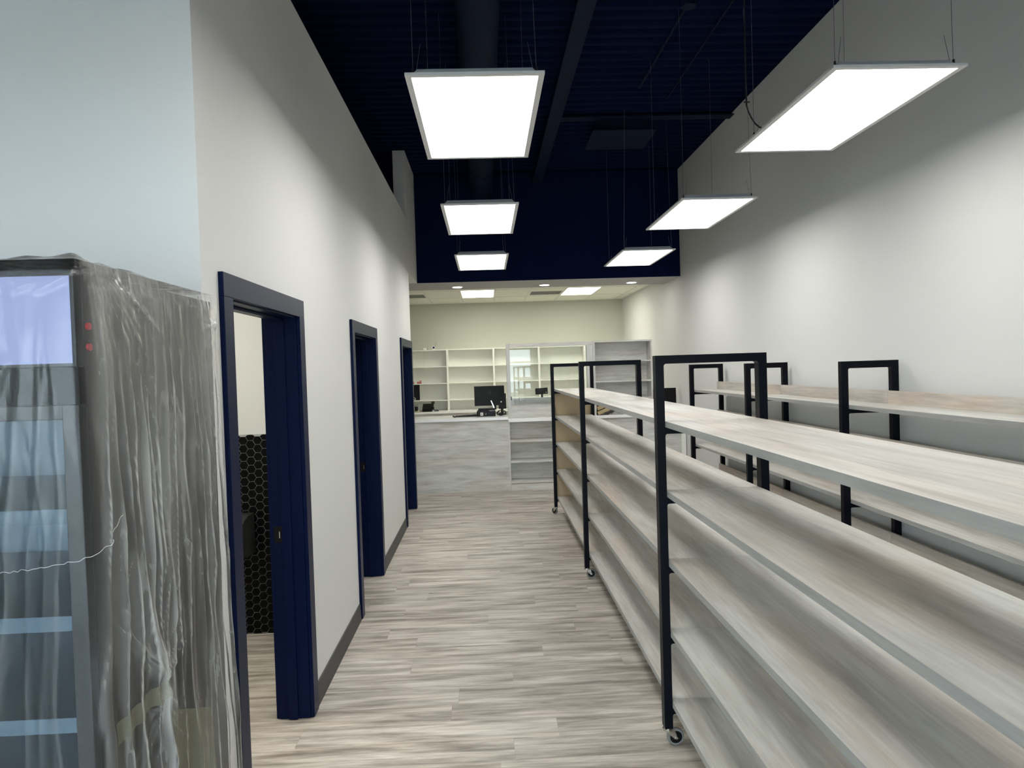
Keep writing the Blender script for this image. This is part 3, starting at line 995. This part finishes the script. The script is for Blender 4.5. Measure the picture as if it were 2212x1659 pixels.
t = thing('keyboard', 'slim black keyboard lying left of the receipt printer', 'keyboard', (-.3, 10.1, 1.033))
v0 = MB().prism([(-.455, 1.034), (-.152, 1.034), (-.152, 1.062), (-.44, 1.046)], 'y', 10.02, 10.13)
build('tray', v0, 'plastic_black', t, bevel=.003)
for q in range(10):
    for r in range(3):
        x0 = -.42 + q * .026
        z0 = 1.046 + (x0 + .44) * .0555
        build('key', bx(x0, x0 + .021, 10.028 + r * .033, 10.054 + r * .033, z0, z0 + .005), 'plastic_charcoal', t)
t = thing('cable_coil', 'tangled black cables with a plug at the keyboard end', 'cable', (-.45, 10.06, 1.033))
pth = [(-.46 + .03 * math.cos(a) * (1 + .2 * math.sin(3 * a)), 10.0 + .03 * math.sin(a), 1.045 + .01 * math.sin(2.3 * a)) for a in np.linspace(0, 14, 60)]
build('cable', MB().tube(pth, .0042, 6), 'plastic_charcoal', t, smooth=True)
t = thing('cable_coil', 'loose coil of black cable right of the receipt printer', 'cable', (.2, 10.06, 1.033))
pth = [(.205 + (.055 + .012 * math.sin(2.1 * a)) * math.cos(a), 10.05 + .03 * math.sin(1.7 * a), 1.075 + (.036 + .006 * math.cos(3 * a)) * math.sin(a)) for a in np.linspace(0, 20, 90)]
build('cable', MB().tube(pth, .0045, 6), 'plastic_black', t, smooth=True)
build('adapter', bx(.165, .225, 10.08, 10.12, 1.034, 1.07), 'plastic_black', t, bevel=.004)
t = thing('card_terminal', 'dark grey slab terminal standing behind the black monitor by the glass screen post', 'terminal', (.24, 10.3, 1.033))
build('body', bx(.17, .282, 10.24, 10.27, 1.12, 1.345), 'plastic_charcoal', t, bevel=.004)
build('foot', bx(.14, .282, 10.2, 10.34, 1.034, 1.045), 'plastic_charcoal', t, bevel=.003)
build('neck', bx(.20, .24, 10.25, 10.28, 1.045, 1.12), 'plastic_charcoal', t)

t = thing('pole_display', 'small black customer display on a pole behind the glass screen', 'display', (.795, 10.1, 1.006))
R = Matrix.Rotation(-.055, 4, 'Y')
mb = bx(-.09, .09, -.02, .02, -.045, .045)
mb.v = [tuple(Vector((.795, 10.1, 1.365)) + R @ Vector(p)) for p in mb.v]
hd = build('head', mb, 'plastic_black', t, bevel=.005)
mb = bx(.055, .08, -.0212, -.02, -.026, -.021)
mb.v = [tuple(Vector((.795, 10.1, 1.365)) + R @ Vector(p)) for p in mb.v]
build('logo', mb, 'white_paper', hd)
build('pole', MB().cyl((.80, 10.1, 1.02), (.80, 10.1, 1.33), .014, 14), 'plastic_black', t, smooth=True)
build('base', MB().cyl((.80, 10.1, 1.006), (.80, 10.1, 1.022), .07, 24), 'plastic_black', t, smooth=True)

t, tf = screen_unit('black monitor on the counter end against the right wall', 2.578, 10.12, 1.075, .375, .275, -.04, .03, 1.008)
build('stand_neck', bx(2.55, 2.60, 10.13, 10.15, 1.02, 1.14), 'plastic_black', t)
build('stand_base', bx(2.48, 2.67, 10.05, 10.23, 1.0085, 1.02), 'plastic_black', t, bevel=.003)

t, tf = screen_unit('black monitor half hidden by the farthest doorway, on the back worktop', -1.545, 13.62, 1.145, .50, .30, -.06, .0, ZW)
build('stand_neck', bx(-1.57, -1.52, 13.635, 13.655, ZW + .01, 1.20), 'plastic_black', t)
build('stand_base', bx(-1.66, -1.43, 13.54, 13.74, ZW + .0005, ZW + .012), 'plastic_black', t, bevel=.003)
build('cable', MB().tube([(-1.40, 13.60, 1.20), (-1.37, 13.59, 1.17), (-1.42, 13.6, 1.15)], .005, 6), 'white_paper', t)

t = thing('desk_phone', 'black desk phone with handset on the white back worktop', 'phone', (-1.15, 13.68, ZW))
build('body', MB().prism([(13.60, ZW + .001), (13.80, ZW + .001), (13.80, ZW + .14), (13.77, ZW + .15), (13.60, ZW + .055)], 'x', -1.255, -1.07), 'plastic_black', t, bevel=.006)
build('foot', bx(-1.235, -1.09, 13.62, 13.8, ZW + .0005, ZW + .02), 'plastic_charcoal', t)
hp = [(-1.06, 13.60, ZW + .075), (-1.058, 13.66, ZW + .125), (-1.058, 13.74, ZW + .165), (-1.06, 13.80, ZW + .172)]
hs = build('handset', MB().tube(hp, .022, 10), 'plastic_black', t, smooth=True)
build('earpiece', MB().cyl((-1.06, 13.80, ZW + .145), (-1.06, 13.80, ZW + .185), .032, 16), 'plastic_black', hs)
build('mouthpiece', MB().cyl((-1.06, 13.61, ZW + .04), (-1.06, 13.61, ZW + .09), .034, 16), 'plastic_black', hs)
pth = [(-1.02 + .02 * math.cos(a * 5) + a * .02, 13.62, ZW + .02 + .012 * math.sin(a * 5)) for a in np.linspace(0, 3.6, 50)]
build('curly_cord', MB().tube(pth, .0045, 6), 'plastic_black', t)
build('line_cord', MB().tube([(-1.25, 13.64, ZW + .012), (-1.32, 13.63, ZW + .02), (-1.40, 13.66, ZW + .008)], .006, 6), 'plastic_black', t)
for k in range(3):
    for q in range(4):
        zz = ZW + .062 + q * .019
        yy = 13.600 + (zz - (ZW + .055)) * 1.79
        build('key', bx(-1.20 + k * .03, -1.178 + k * .03, yy - .006, yy + .012, zz + .001, zz + .006), 'plastic_charcoal', t)

t = thing('crumpled_paper', 'pale yellow crumpled paper beside the desk phone', 'paper', (-1.34, 13.58, ZW))
v_, f_ = [], []
rp = random.Random(5)
for i in range(6):
    for j in range(5):
        v_.append((-1.42 + i * .03, 13.51 + j * .025, ZW + .002 + rp.random() * .035 * (1 - abs(i - 2.5) / 3.2)))
for i in range(5):
    for j in range(4):
        f_.append((i * 5 + j, i * 5 + j + 1, (i + 1) * 5 + j + 1, (i + 1) * 5 + j))
me = MB().add(v_, f_)
build('sheet', me, 'yellow_paper', t)
t = thing('pen_cup', 'small dark cup beside the yellow paper on the back worktop', 'cup', (-1.40, 13.75, ZW))
build('cup', MB().cyl((-1.380, 13.72, ZW + .0005), (-1.380, 13.72, ZW + .10), .030, 16, .034), 'plastic_charcoal', t, smooth=True)
build('pen', MB().cyl((-1.375, 13.72, ZW + .03), (-1.36, 13.72, ZW + .145), .004, 8), 'plastic_black', t)
build('pen', MB().cyl((-1.385, 13.725, ZW + .03), (-1.40, 13.73, ZW + .14), .004, 8), 'blue_lens', t)

# on the white shelves
for k, x in enumerate((-1.452, -1.345, -1.302)):
    t = thing('carton', ['small red and white carton at the left end of the white shelf', 'middle small red carton on the white shelf', 'right small red carton on the white shelf'][k], 'carton', (x, 13.92, 1.461), 'red cartons on the white shelf')
    wd = (.055, .045, .040)[k]
    build('box', bx(x - wd / 2, x + wd / 2, 13.875, 13.95, 1.4615, 1.461 + (.045, .042, .055)[k]), 'red_box', t, bevel=.001, seg=1)
    build('white_band', bx(x - wd / 2 - .0005, x + wd / 2 + .0005, 13.8745, 13.9505, 1.461 + .028, 1.461 + .038), 'white_card', t)
t = thing('web_camera', 'small round webcam with an upright stem on top of the white shelving', 'camera', (-1.02, 13.95, 2.122))
build('base', MB().cyl((-1.02, 13.95, 2.1225), (-1.02, 13.95, 2.132), .028, 20), 'white_laminate', t, smooth=True)
hd = build('head', MB().cyl((-1.02, 13.925, 2.165), (-1.02, 13.97, 2.165), .034, 24), 'white_laminate', t, smooth=True)
build('lens', MB().cyl((-1.02, 13.922, 2.165), (-1.02, 13.926, 2.165), .022, 20), 'blue_lens', hd, smooth=True)
build('antenna', MB().cyl((-1.0, 13.96, 2.18), (-.955, 13.96, 2.275), .004, 8), 'vent_grey', t)
t = thing('router_box', 'small white box beside the webcam on top of the white shelving', 'box', (-1.19, 13.95, 2.122))
build('body', bx(-1.222, -1.165, 13.92, 13.98, 2.1225, 2.163), 'white_laminate', t, bevel=.004)
build('plug', bx(-1.147, -1.137, 13.94, 13.955, 2.1225, 2.155), 'vent_grey', t)
build('cable', MB().tube([(-1.165, 13.95, 2.128), (-1.10, 13.93, 2.127), (-1.045, 13.95, 2.127)], .003, 6), 'vent_grey', t)
build('cable', MB().tube([(-1.222, 13.95, 2.128), (-1.33, 13.94, 2.128), (-1.44, 13.95, 2.129)], .0045, 6), 'vent_grey', t)
t = thing('hanging_cable', 'thin pale cable hanging down the front of the white bookcase left bay', 'cable', (-1.2, 13.832, 1.58))
build('cable', MB().tube([(-1.20, 13.90, 2.126), (-1.20, 13.834, 2.126), (-1.195, 13.832, 1.95), (-1.21, 13.833, 1.78), (-1.185, 13.834, 1.65), (-1.19, 13.836, 1.58)], .003, 6), 'white_card', t)

# bottom bay of the bookcase: boards, tools, crumpled plastic
t = thing('wood_offcut', 'upper of two tan board offcuts leaning in the bookcase bottom bay', 'board', (1.62, 9.9, 1.008), 'tan board offcuts')
def slanted(cx, cz, ln, th, ang, y0, y1):
    c, s_ = math.cos(ang), math.sin(ang)
    P = [(-ln / 2, -th / 2), (ln / 2, -th / 2), (ln / 2, th / 2), (-ln / 2, th / 2)]
    return MB().prism([(cx + p[0] * c - p[1] * s_, cz + p[0] * s_ + p[1] * c) for p in P], 'y', y0, y1)
build('board', slanted(1.665, 1.143, .24, .05, .38, 9.80, 9.95), 'card_brown', t)
t = thing('wood_offcut', 'lower of two tan board offcuts leaning in the bookcase bottom bay', 'board', (1.66, 9.9, 1.008), 'tan board offcuts')
build('board', slanted(1.685, 1.084, .27, .05, .38, 9.79, 9.94), 'card_brown', t)
t = thing('power_tool', 'black hand tool lying beside the tan offcuts', 'tool', (1.87, 9.9, 1.008))
build('body', slanted(1.885, 1.095, .13, .035, -.3, 9.965, 10.005), 'plastic_black', t, bevel=.006)
build('handle', slanted(1.86, 1.055, .075, .022, .7, 9.97, 10.0), 'plastic_black', t, bevel=.005)
build('bit', MB().cyl((1.93, 9.985, 1.08), (1.985, 9.985, 1.065), .006, 8), 'plastic_charcoal', t)
t = thing('crumpled_bag', 'crumpled grey plastic bag under the tan offcuts', 'bag', (1.78, 9.9, 1.008))
v_, f_ = [], []
for i in range(10):
    for j in range(6):
        v_.append((1.70 + i * .028, 9.80 + j * .03, 1.0085 + max(0, .055 * math.sin(math.pi * i / 9) * math.sin(math.pi * j / 5) * (.5 + rp.random()))))
for i in range(9):
    for j in range(5):
        f_.append((i * 6 + j, i * 6 + j + 1, (i + 1) * 6 + j + 1, (i + 1) * 6 + j))
build('bag', MB().add(v_, f_), 'vent_grey', t)
t = thing('crumpled_tissue', 'small white crumpled tissue beside the black hand tool', 'tissue', (1.96, 9.82, 1.008))
v_ = []
for i in range(8):
    for j in range(5):
        v_.append((1.925 + i * .012, 9.785 + j * .015, 1.0085 + max(0, .045 * math.sin(math.pi * i / 7) * math.sin(math.pi * j / 4) * (.4 + rp.random()))))
f_ = [(i * 5 + j, i * 5 + j + 1, (i + 1) * 5 + j + 1, (i + 1) * 5 + j) for i in range(7) for j in range(4)]
build('tissue', MB().add(v_, f_), 'white_paper', t)

# ------------------------------------------------------------------ upright display cooler
CX0, CX1, CY0, CY1, CZ = -1.72, -.876, 1.535, 2.285, 1.953
co = thing('display_cooler', 'tall charcoal upright glass door cooler with a lit blue header, under plastic film', 'cooler', (-1.3, 1.9, 0))
build('side_panel', bx(CX1 - .022, CX1, CY0 + .03, CY1, .06, CZ), 'cooler_body', co, bevel=.003)
build('side_panel', bx(CX0, CX0 + .022, CY0 + .03, CY1, .06, CZ), 'cooler_body', co, bevel=.003)
build('back_panel', bx(CX0 + .022, CX1 - .022, CY1 - .03, CY1, .06, CZ), 'cooler_inside', co)
build('top_panel', bx(CX0 + .022, CX1 - .022, CY0 + .03, CY1 - .03, CZ - .03, CZ), 'cooler_body', co)
build('base_panel', bx(CX0 + .022, CX1 - .022, CY0 + .03, CY1 - .03, .06, .22), 'cooler_body', co)
build('inner_wall', bx(CX1 - .032, CX1 - .0225, CY0 + .04, CY1 - .031, .22, 1.66), 'cooler_inside', co)
hd = build('header_box', bx(CX0, CX1, CY0, CY0 + .03, 1.742, CZ), 'cooler_body', co, bevel=.003)
build('header_sign', bx(CX0 + .01, CX1 - .008, CY0 - .003, CY0 - .0005, 1.751, 1.938), 'sign_backlit', hd)['label'] = 'pale blue backlit sign'
build('grille_band', bx(CX0, CX1, CY0 + .006, CY0 + .03, 1.662, 1.742), 'plastic_black', co)
dr = build('door', MB().box(CX1 - .036, CX1, CY0, CY0 + .03, .22, 1.662).box(CX0, CX0 + .036, CY0, CY0 + .03, .22, 1.662)
           .box(CX0 + .036, CX1 - .036, CY0, CY0 + .03, .22, .27).box(CX0 + .036, CX1 - .036, CY0, CY0 + .03, 1.63, 1.662), 'cooler_body', co, bevel=.002)
build('door_glass', bx(CX0 + .036, CX1 - .036, CY0 + .012, CY0 + .018, .27, 1.63), 'cooler_glass', dr)
build('kick_plate', bx(CX0, CX1, CY0 + .006, CY0 + .03, .06, .22), 'plastic_black', co)
for z in (.45, .70, .95, 1.18, 1.42):
    sh = build('shelf', bx(CX0 + .03, CX1 - .04, CY0 + .06, CY1 - .04, z - .006, z), 'cooler_rail', co)
    build('price_rail', bx(CX0 + .03, CX1 - .04, CY0 + .052, CY0 + .06, z - .026, z + .008), 'cooler_rail', sh)
for x in (CX0 + .08, CX1 - .08):
    for yy in (CY0 + .12, CY1 - .1):
        build('foot', MB().cyl((x, yy, 0), (x, yy, .06), .025, 14), 'plastic_black', co)
for z in (1.832, 1.786):
    build('side_clip', MB().cyl((CX1, CY0 + .045, z), (CX1 + .006, CY0 + .045, z), .008, 14), 'red_plastic', co)['label'] = 'small red clip'

# ------------------------------------------------------------------ plastic film
rng = np.random.RandomState(11)
FX, FY0, FY1 = CX1 + .011, CY0 - .013, CY1 + .014
FXA = -1.55
RAD = .022
LF = (FX - RAD) - FXA                # front run
LA = RAD * math.pi / 2
LS = FY1 - (FY0 + RAD)
LTOT = LF + LA + LS
S0 = LF + LA / 2                     # corner position along the sheet


def vnoise(x, y, seed):
    g = np.random.RandomState(seed).rand(64, 64)
    xi, yi = np.floor(x).astype(int), np.floor(y).astype(int)
    fx, fy = x - xi, y - yi
    fx, fy = fx * fx * (3 - 2 * fx), fy * fy * (3 - 2 * fy)
    a, b_ = g[xi % 64, yi % 64], g[(xi + 1) % 64, yi % 64]
    c, d = g[xi % 64, (yi + 1) % 64], g[(xi + 1) % 64, (yi + 1) % 64]
    return (a * (1 - fx) + b_ * fx) * (1 - fy) + (c * (1 - fx) + d * fx) * fy


def sY(yv):                          # film coordinate of a point on the side
    return LF + LA + (yv - FY0 - RAD)


RIDGES = []                          # s at top, s at gather height, s at bottom, width, amplitude, start
gp = sY(1.745)
for (yt, yb_, wd, am, dn) in [(1.60, 1.53, .010, .016, .9), (1.635, 1.60, .008, .012, .7), (1.66, 1.66, .012, .022, 1.), (1.70, 1.715, .009, .018, .9), (1.76, 1.74, .010, .020, 1.),
                              (1.80, 1.755, .008, .016, .8), (1.84, 1.77, .010, .018, .9), (1.90, 1.80, .014, .022, .9), (1.95, 1.86, .009, .014, .7), (2.00, 1.93, .016, .020, .6),
                              (2.04, 2.02, .010, .016, .6), (2.08, 2.07, .010, .016, .7), (2.12, 2.11, .012, .020, .6), (2.17, 2.16, .010, .016, .5), (2.21, 2.22, .012, .018, .6), (2.26, 2.27, .010, .015, .5)]:
    RIDGES.append((sY(yt), sY(yb_), sY(yb_ + (yb_ - 1.745) * .15), wd, am, dn))
for (xt, xb, wd, am, dn) in [(-.99, -1.16, .010, .004, .40), (-.965, -1.06, .012, .005, .55), (-.925, -1.00, .008, .004, .30), (-.905, -.925, .010, .006, .45), (-.935, -.955, .007, .004, .25), (-1.10, -1.22, .012, .005, .4), (-1.2, -1.25, .012, .005, .4), (-1.35, -1.33, .012, .005, .4)]:
    RIDGES.append((xt - FXA, xb - FXA, xb - FXA - .03, wd, am, dn))
ZG = .97
SEGS = []                            # short creases: s0, z0, s1, z1, width, density, side of the soft flank
sr = random.Random(17)
for k in range(11):                  # fan from the near top corner
    a = .10 + k * .105
    ln_ = sr.uniform(.12, .34)
    SEGS.append((sY(1.555) + .012 * k, 1.945, sY(1.555) + .012 * k + ln_ * math.sin(a) * .8, 1.945 - ln_ * math.cos(a), .010, sr.uniform(.10, .26), 1))
for k in range(7):                   # fan from the far top corner
    a = .25 + k * .17
    ln_ = sr.uniform(.10, .24)
    SEGS.append((sY(2.28), 1.93 - .01 * k, sY(2.28) - ln_ * math.sin(a), 1.93 - ln_ * math.cos(a), .008, sr.uniform(.10, .24), -1))
for k in range(22):                  # pulled towards the tape
    a = -.70 + k * .098 + sr.uniform(-.05, .05)
    ln_ = sr.uniform(.14, .42)
    SEGS.append((gp + sr.uniform(-.012, .012), .965, gp + ln_ * math.sin(a), .965 + ln_ * math.cos(a), .007, sr.uniform(.12, .40), sr.choice((-1, 1))))
for k in range(12):                  # below the tape
    a = -.8 + k * .14
    ln_ = sr.uniform(.2, .5)
    SEGS.append((gp + sr.uniform(-.01, .01), .95, gp + ln_ * math.sin(a), .95 - ln_ * math.cos(a), .008, sr.uniform(.15, .45), sr.choice((-1, 1))))
for k in range(46):                  # scattered crinkles
    s_, z_ = sY(sr.uniform(1.58, 2.27)), sr.uniform(.75, 1.75)
    a, ln_ = sr.uniform(-.5, .5), sr.uniform(.05, .20)
    SEGS.append((s_, z_, s_ + ln_ * math.sin(a), z_ - ln_ * math.cos(a), sr.uniform(.004, .009), sr.uniform(.10, .34), sr.choice((-1, 1))))
for k in range(10):                  # slanting folds over the lit header and the door
    s_ = sr.uniform(-1.2, -.93) - FXA
    z_ = sr.uniform(1.1, 1.93)
    SEGS.append((s_, z_, s_ - sr.uniform(.02, .10), z_ - sr.uniform(.1, .35), .008, sr.uniform(.06, .2), sr.choice((-1, 1))))
for k in range(6):                   # drape over the top of the header
    s_ = -1.2 + k * .05 - FXA
    SEGS.append((s_, 1.93 - .006 * k, s_ + sr.uniform(.1, .2), 1.955, .008, .30, -1))


def film_eval(s, z):
    """vectorised: offset from the base surface and crease density"""
    t = np.clip((1.96 - z) / (1.96 - ZG), 0, 1)
    t2 = np.clip((ZG - z) / ZG, 0, 1)
    off = .003 + .0 * s
    cr = .0 * s
    for k, (a, b_, c, wd, am, dn) in enumerate(RIDGES):
        e = t ** 1.25
        sc = a + (b_ - a) * e + (c - b_) * t2 + .006 * np.sin(z * 9 + k * 1.7) + .003 * np.sin(z * 23 + k)
        st = .05 + .12 * ((k * 7919) % 10) / 10
        gr = np.clip((t - st) / .35, 0, 1)
        ww = wd * (.8 + .5 * t)
        d = (s - sc) / ww
        bump = np.exp(-d * d)
        ln = .55 + .45 * vnoise(z * 6 + k * 3, z * 0 + k, 5)
        off = off + am * gr * bump * ln
        # film doubled on the flank of each fold
        sg = -1 if k % 3 == 1 else 1
        xx = sg * (s - sc) / wd + .25
        pr = np.where(xx < 0, np.exp(-(xx / .16) ** 2), np.exp(-np.abs(xx) / (.55 + .35 * ((k * 31) % 7) / 7)))
        ln2 = np.clip(.15 + 1.25 * vnoise(z * 7.5 + k * 5, z * 0 + k + 20, 6), 0, 1)
        cr = cr + dn * gr * pr * ln2
    for (a, za, b_, zb_, wd, dn, sg) in SEGS:
        dx, dz = b_ - a, zb_ - za
        L2 = dx * dx + dz * dz
        ll = math.sqrt(L2)
        u = ((s - a) * dx + (z - za) * dz) / L2
        pe = ((s - a) * dz - (z - za) * dx) / ll * sg + .0015 * np.sin(u * 9 + a * 50)
        fade = np.clip(u / .12, 0, 1) * np.clip((1 - u) / .35, 0, 1)
        xx = pe / wd
        pr = np.where(xx < 0, np.exp(-(xx / .14) ** 2), np.exp(-np.abs(xx) / .5)) * fade
        cr = cr + dn * pr
        off = off + .0025 * np.exp(-xx * xx) * fade
    side = np.clip((s - S0) / .05, 0, 1)
    big = vnoise(s * 9, z * 2.2 + s * 1.5, 1)
    mid = vnoise(s * 34 + z * 2, z * 4, 2)
    fine = vnoise(s * 120 + z * 8, z * 22 - s * 10, 3)
    crk = np.abs(vnoise(s * 62 - z * 5, z * 8 + s * 6, 4) - .5) * 2
    off = off + big * .012 * (.2 + t) + (mid - .5) * .0055 + (fine - .5) * .0011 + .002
    flare = .022 * t2 + .012 * t
    off = off + flare
    streak = np.clip(vnoise(s * 85 + 2.2 * np.sin(z * 3), z * 1.6, 8) - .50, 0, 1) * 1.0
    cr = cr * .72 * (.45 + .55 * side) + streak * (.10 + .34 * t) * (.15 + .85 * side) + np.clip(.10 - crk, 0, 1) * .8 * (.4 + side)
    # loose cling: upper side lies close and looks milky
    milky = np.clip(1.25 - t * 1.3, 0, 1) * side
    cloud = np.clip(vnoise(s * 12 + 3, z * 3.4, 9) - .42, 0, 1)
    base = .014 + .046 * side + .13 * milky + .34 * cloud * (.12 + .88 * side)
    return off, np.clip(base + cr, .01, .85)


def film_pos(s, z):
    off, cr = film_eval(s, z)
    on_f = s < LF
    on_a = (s >= LF) & (s < LF + LA)
    ang = np.clip((s - LF) / LA, 0, 1) * math.pi / 2
    nx = np.where(on_f, 0, np.where(on_a, np.sin(ang), 1))
    ny = np.where(on_f, -1, np.where(on_a, -np.cos(ang), 0))
    bx_ = np.where(on_f, FXA + s, np.where(on_a, FX - RAD + RAD * np.sin(ang), FX))
    by_ = np.where(on_f, FY0, np.where(on_a, FY0 + RAD - RAD * np.cos(ang), FY0 + RAD + s - LF - LA))
    taper = np.clip((1.972 - z) / .05, 0, 1)
    o_ = .002 + (off) * (.25 + .75 * taper) * (.30 + .70 * np.clip((LTOT - s) / .07, 0, 1))
    return bx_ + nx * o_, by_ + ny * o_, z, cr


ns, nz = 420, 330
sv = np.linspace(0, LTOT, ns)
zv = 1.972 - (1.972 - .02) * np.linspace(0, 1, nz) ** 1.15
S, Z = np.meshgrid(sv, zv, indexing='ij')
PX, PY, PZ, CRS = film_pos(S, Z)
verts = np.stack([PX, PY, PZ], -1).reshape(-1, 3)
cr = CRS.reshape(-1)
I, J = np.meshgrid(np.arange(ns - 1), np.arange(nz - 1), indexing='ij')
q = (I * nz + J).reshape(-1)
faces = np.stack([q, q + 1, q + nz + 1, q + nz], -1)


def np_mesh(name, verts, faces, crease):
    me = bpy.data.meshes.new(name)
    me.vertices.add(len(verts))
    me.vertices.foreach_set('co', verts.astype(np.float32).reshape(-1))
    me.loops.add(faces.size)
    me.loops.foreach_set('vertex_index', faces.astype(np.int32).reshape(-1))
    me.polygons.add(len(faces))
    me.polygons.foreach_set('loop_start', np.arange(0, faces.size, 4, dtype=np.int32))
    me.update()
    me.validate()
    at_ = me.attributes.new('crease', 'FLOAT', 'POINT')
    at_.data.foreach_set('value', crease.astype(np.float32))
    me.polygons.foreach_set('use_smooth', np.ones(len(faces), dtype=bool))
    return me


FO = (-1.2, 1.9, 0)
film = thing('plastic_film', 'wrinkled clear plastic film draped over the tall cooler', 'plastic sheet', FO)
me = np_mesh('drape', verts - np.array(FO), faces, cr)
link('drape', me, 'film', film)
# top of the sheet
nx_, ny_ = 150, 110
xv = np.linspace(FXA, FX + .002, nx_)
yv = np.linspace(FY0 - .002, FY1, ny_)
X, Y = np.meshgrid(xv, yv, indexing='ij')
edge = np.minimum(np.minimum((FX + .002 - X) / .03, (Y - FY0 + .002) / .03), 1)
puff = .014 * np.exp(-(((X + .93) / .10) ** 2 + ((Y - 1.58) / .09) ** 2)) + .012 * np.exp(-(((X + .92) / .06) ** 2 + ((Y - 1.80) / .10) ** 2))
Zt = 1.972 + np.clip(edge, 0, 1) * ((vnoise(X * 16, Y * 16, 21) - .2) * .012 + (vnoise(X * 50, Y * 40, 22) - .5) * .006 + puff)
crt = np.clip(.10 + np.clip(vnoise(X * 30, Y * 26, 23) - .45, 0, 1) * 1.3 + .30 * np.exp(-np.clip(edge, 0, 1) * 2.5), .05, .8)
vt = np.stack([X, Y, Zt], -1).reshape(-1, 3)
I, J = np.meshgrid(np.arange(nx_ - 1), np.arange(ny_ - 1), indexing='ij')
q = (I * ny_ + J).reshape(-1)
ft = np.stack([q, q + ny_, q + ny_ + 1, q + 1], -1)
link('top_sheet', np_mesh('top_sheet', vt - np.array(FO), ft, crt.reshape(-1)), 'film', film)
# perforated tear line across the sheet
ss = np.linspace(-1.10 - FXA, sY(1.62), 130)
zz = np.interp(ss, [-1.10 - FXA, -.96 - FXA, S0, sY(1.585), sY(1.62)], [1.312, 1.318, 1.335, 1.372, 1.402]) + .007 * (vnoise(ss * 130, ss * 0, 31) - .5)
px, py, pz, _ = film_pos(ss, zz)
pth = [(px[i] + (.0022 if ss[i] > LF else 0), py[i] - (.0022 if ss[i] < LF + LA else 0), pz[i]) for i in range(len(ss))]
build('tear_line', MB().tube(pth, .0005, 4), 'white_paper', film)


def tape(s_a, s_b, zfun, name='tape_strip'):
    na, nb = 40, 10
    sa = np.linspace(s_a, s_b, na)
    ta = np.linspace(0, 1, nb)
    A, B = np.meshgrid(sa, ta, indexing='ij')
    top, bot = zfun(A)
    Zz = top + (bot - top) * B
    px, py, pz, _ = film_pos(A, Zz)
    vv = np.stack([px + .003, py, pz], -1).reshape(-1, 3)
    I, J = np.meshgrid(np.arange(na - 1), np.arange(nb - 1), indexing='ij')
    q_ = (I * nb + J).reshape(-1)
    ff = np.stack([q_, q_ + 1, q_ + nb + 1, q_ + nb], -1)
    return link(name, np_mesh(name, vv - np.array(FO), ff, np.zeros(len(vv))), 'tape', film)


o = tape(sY(1.55), sY(1.75), lambda a: (.955 + (a - sY(1.55)) * .05, .905 + (a - sY(1.55)) * .10))
o['label'] = 'olive tape strip on the film'
o = tape(sY(1.755), sY(2.06), lambda a: (.885 - (a - sY(1.755)) * .45, .50 - (a - sY(1.755)) * .3))
o['label'] = 'wide olive tape patch on the film'
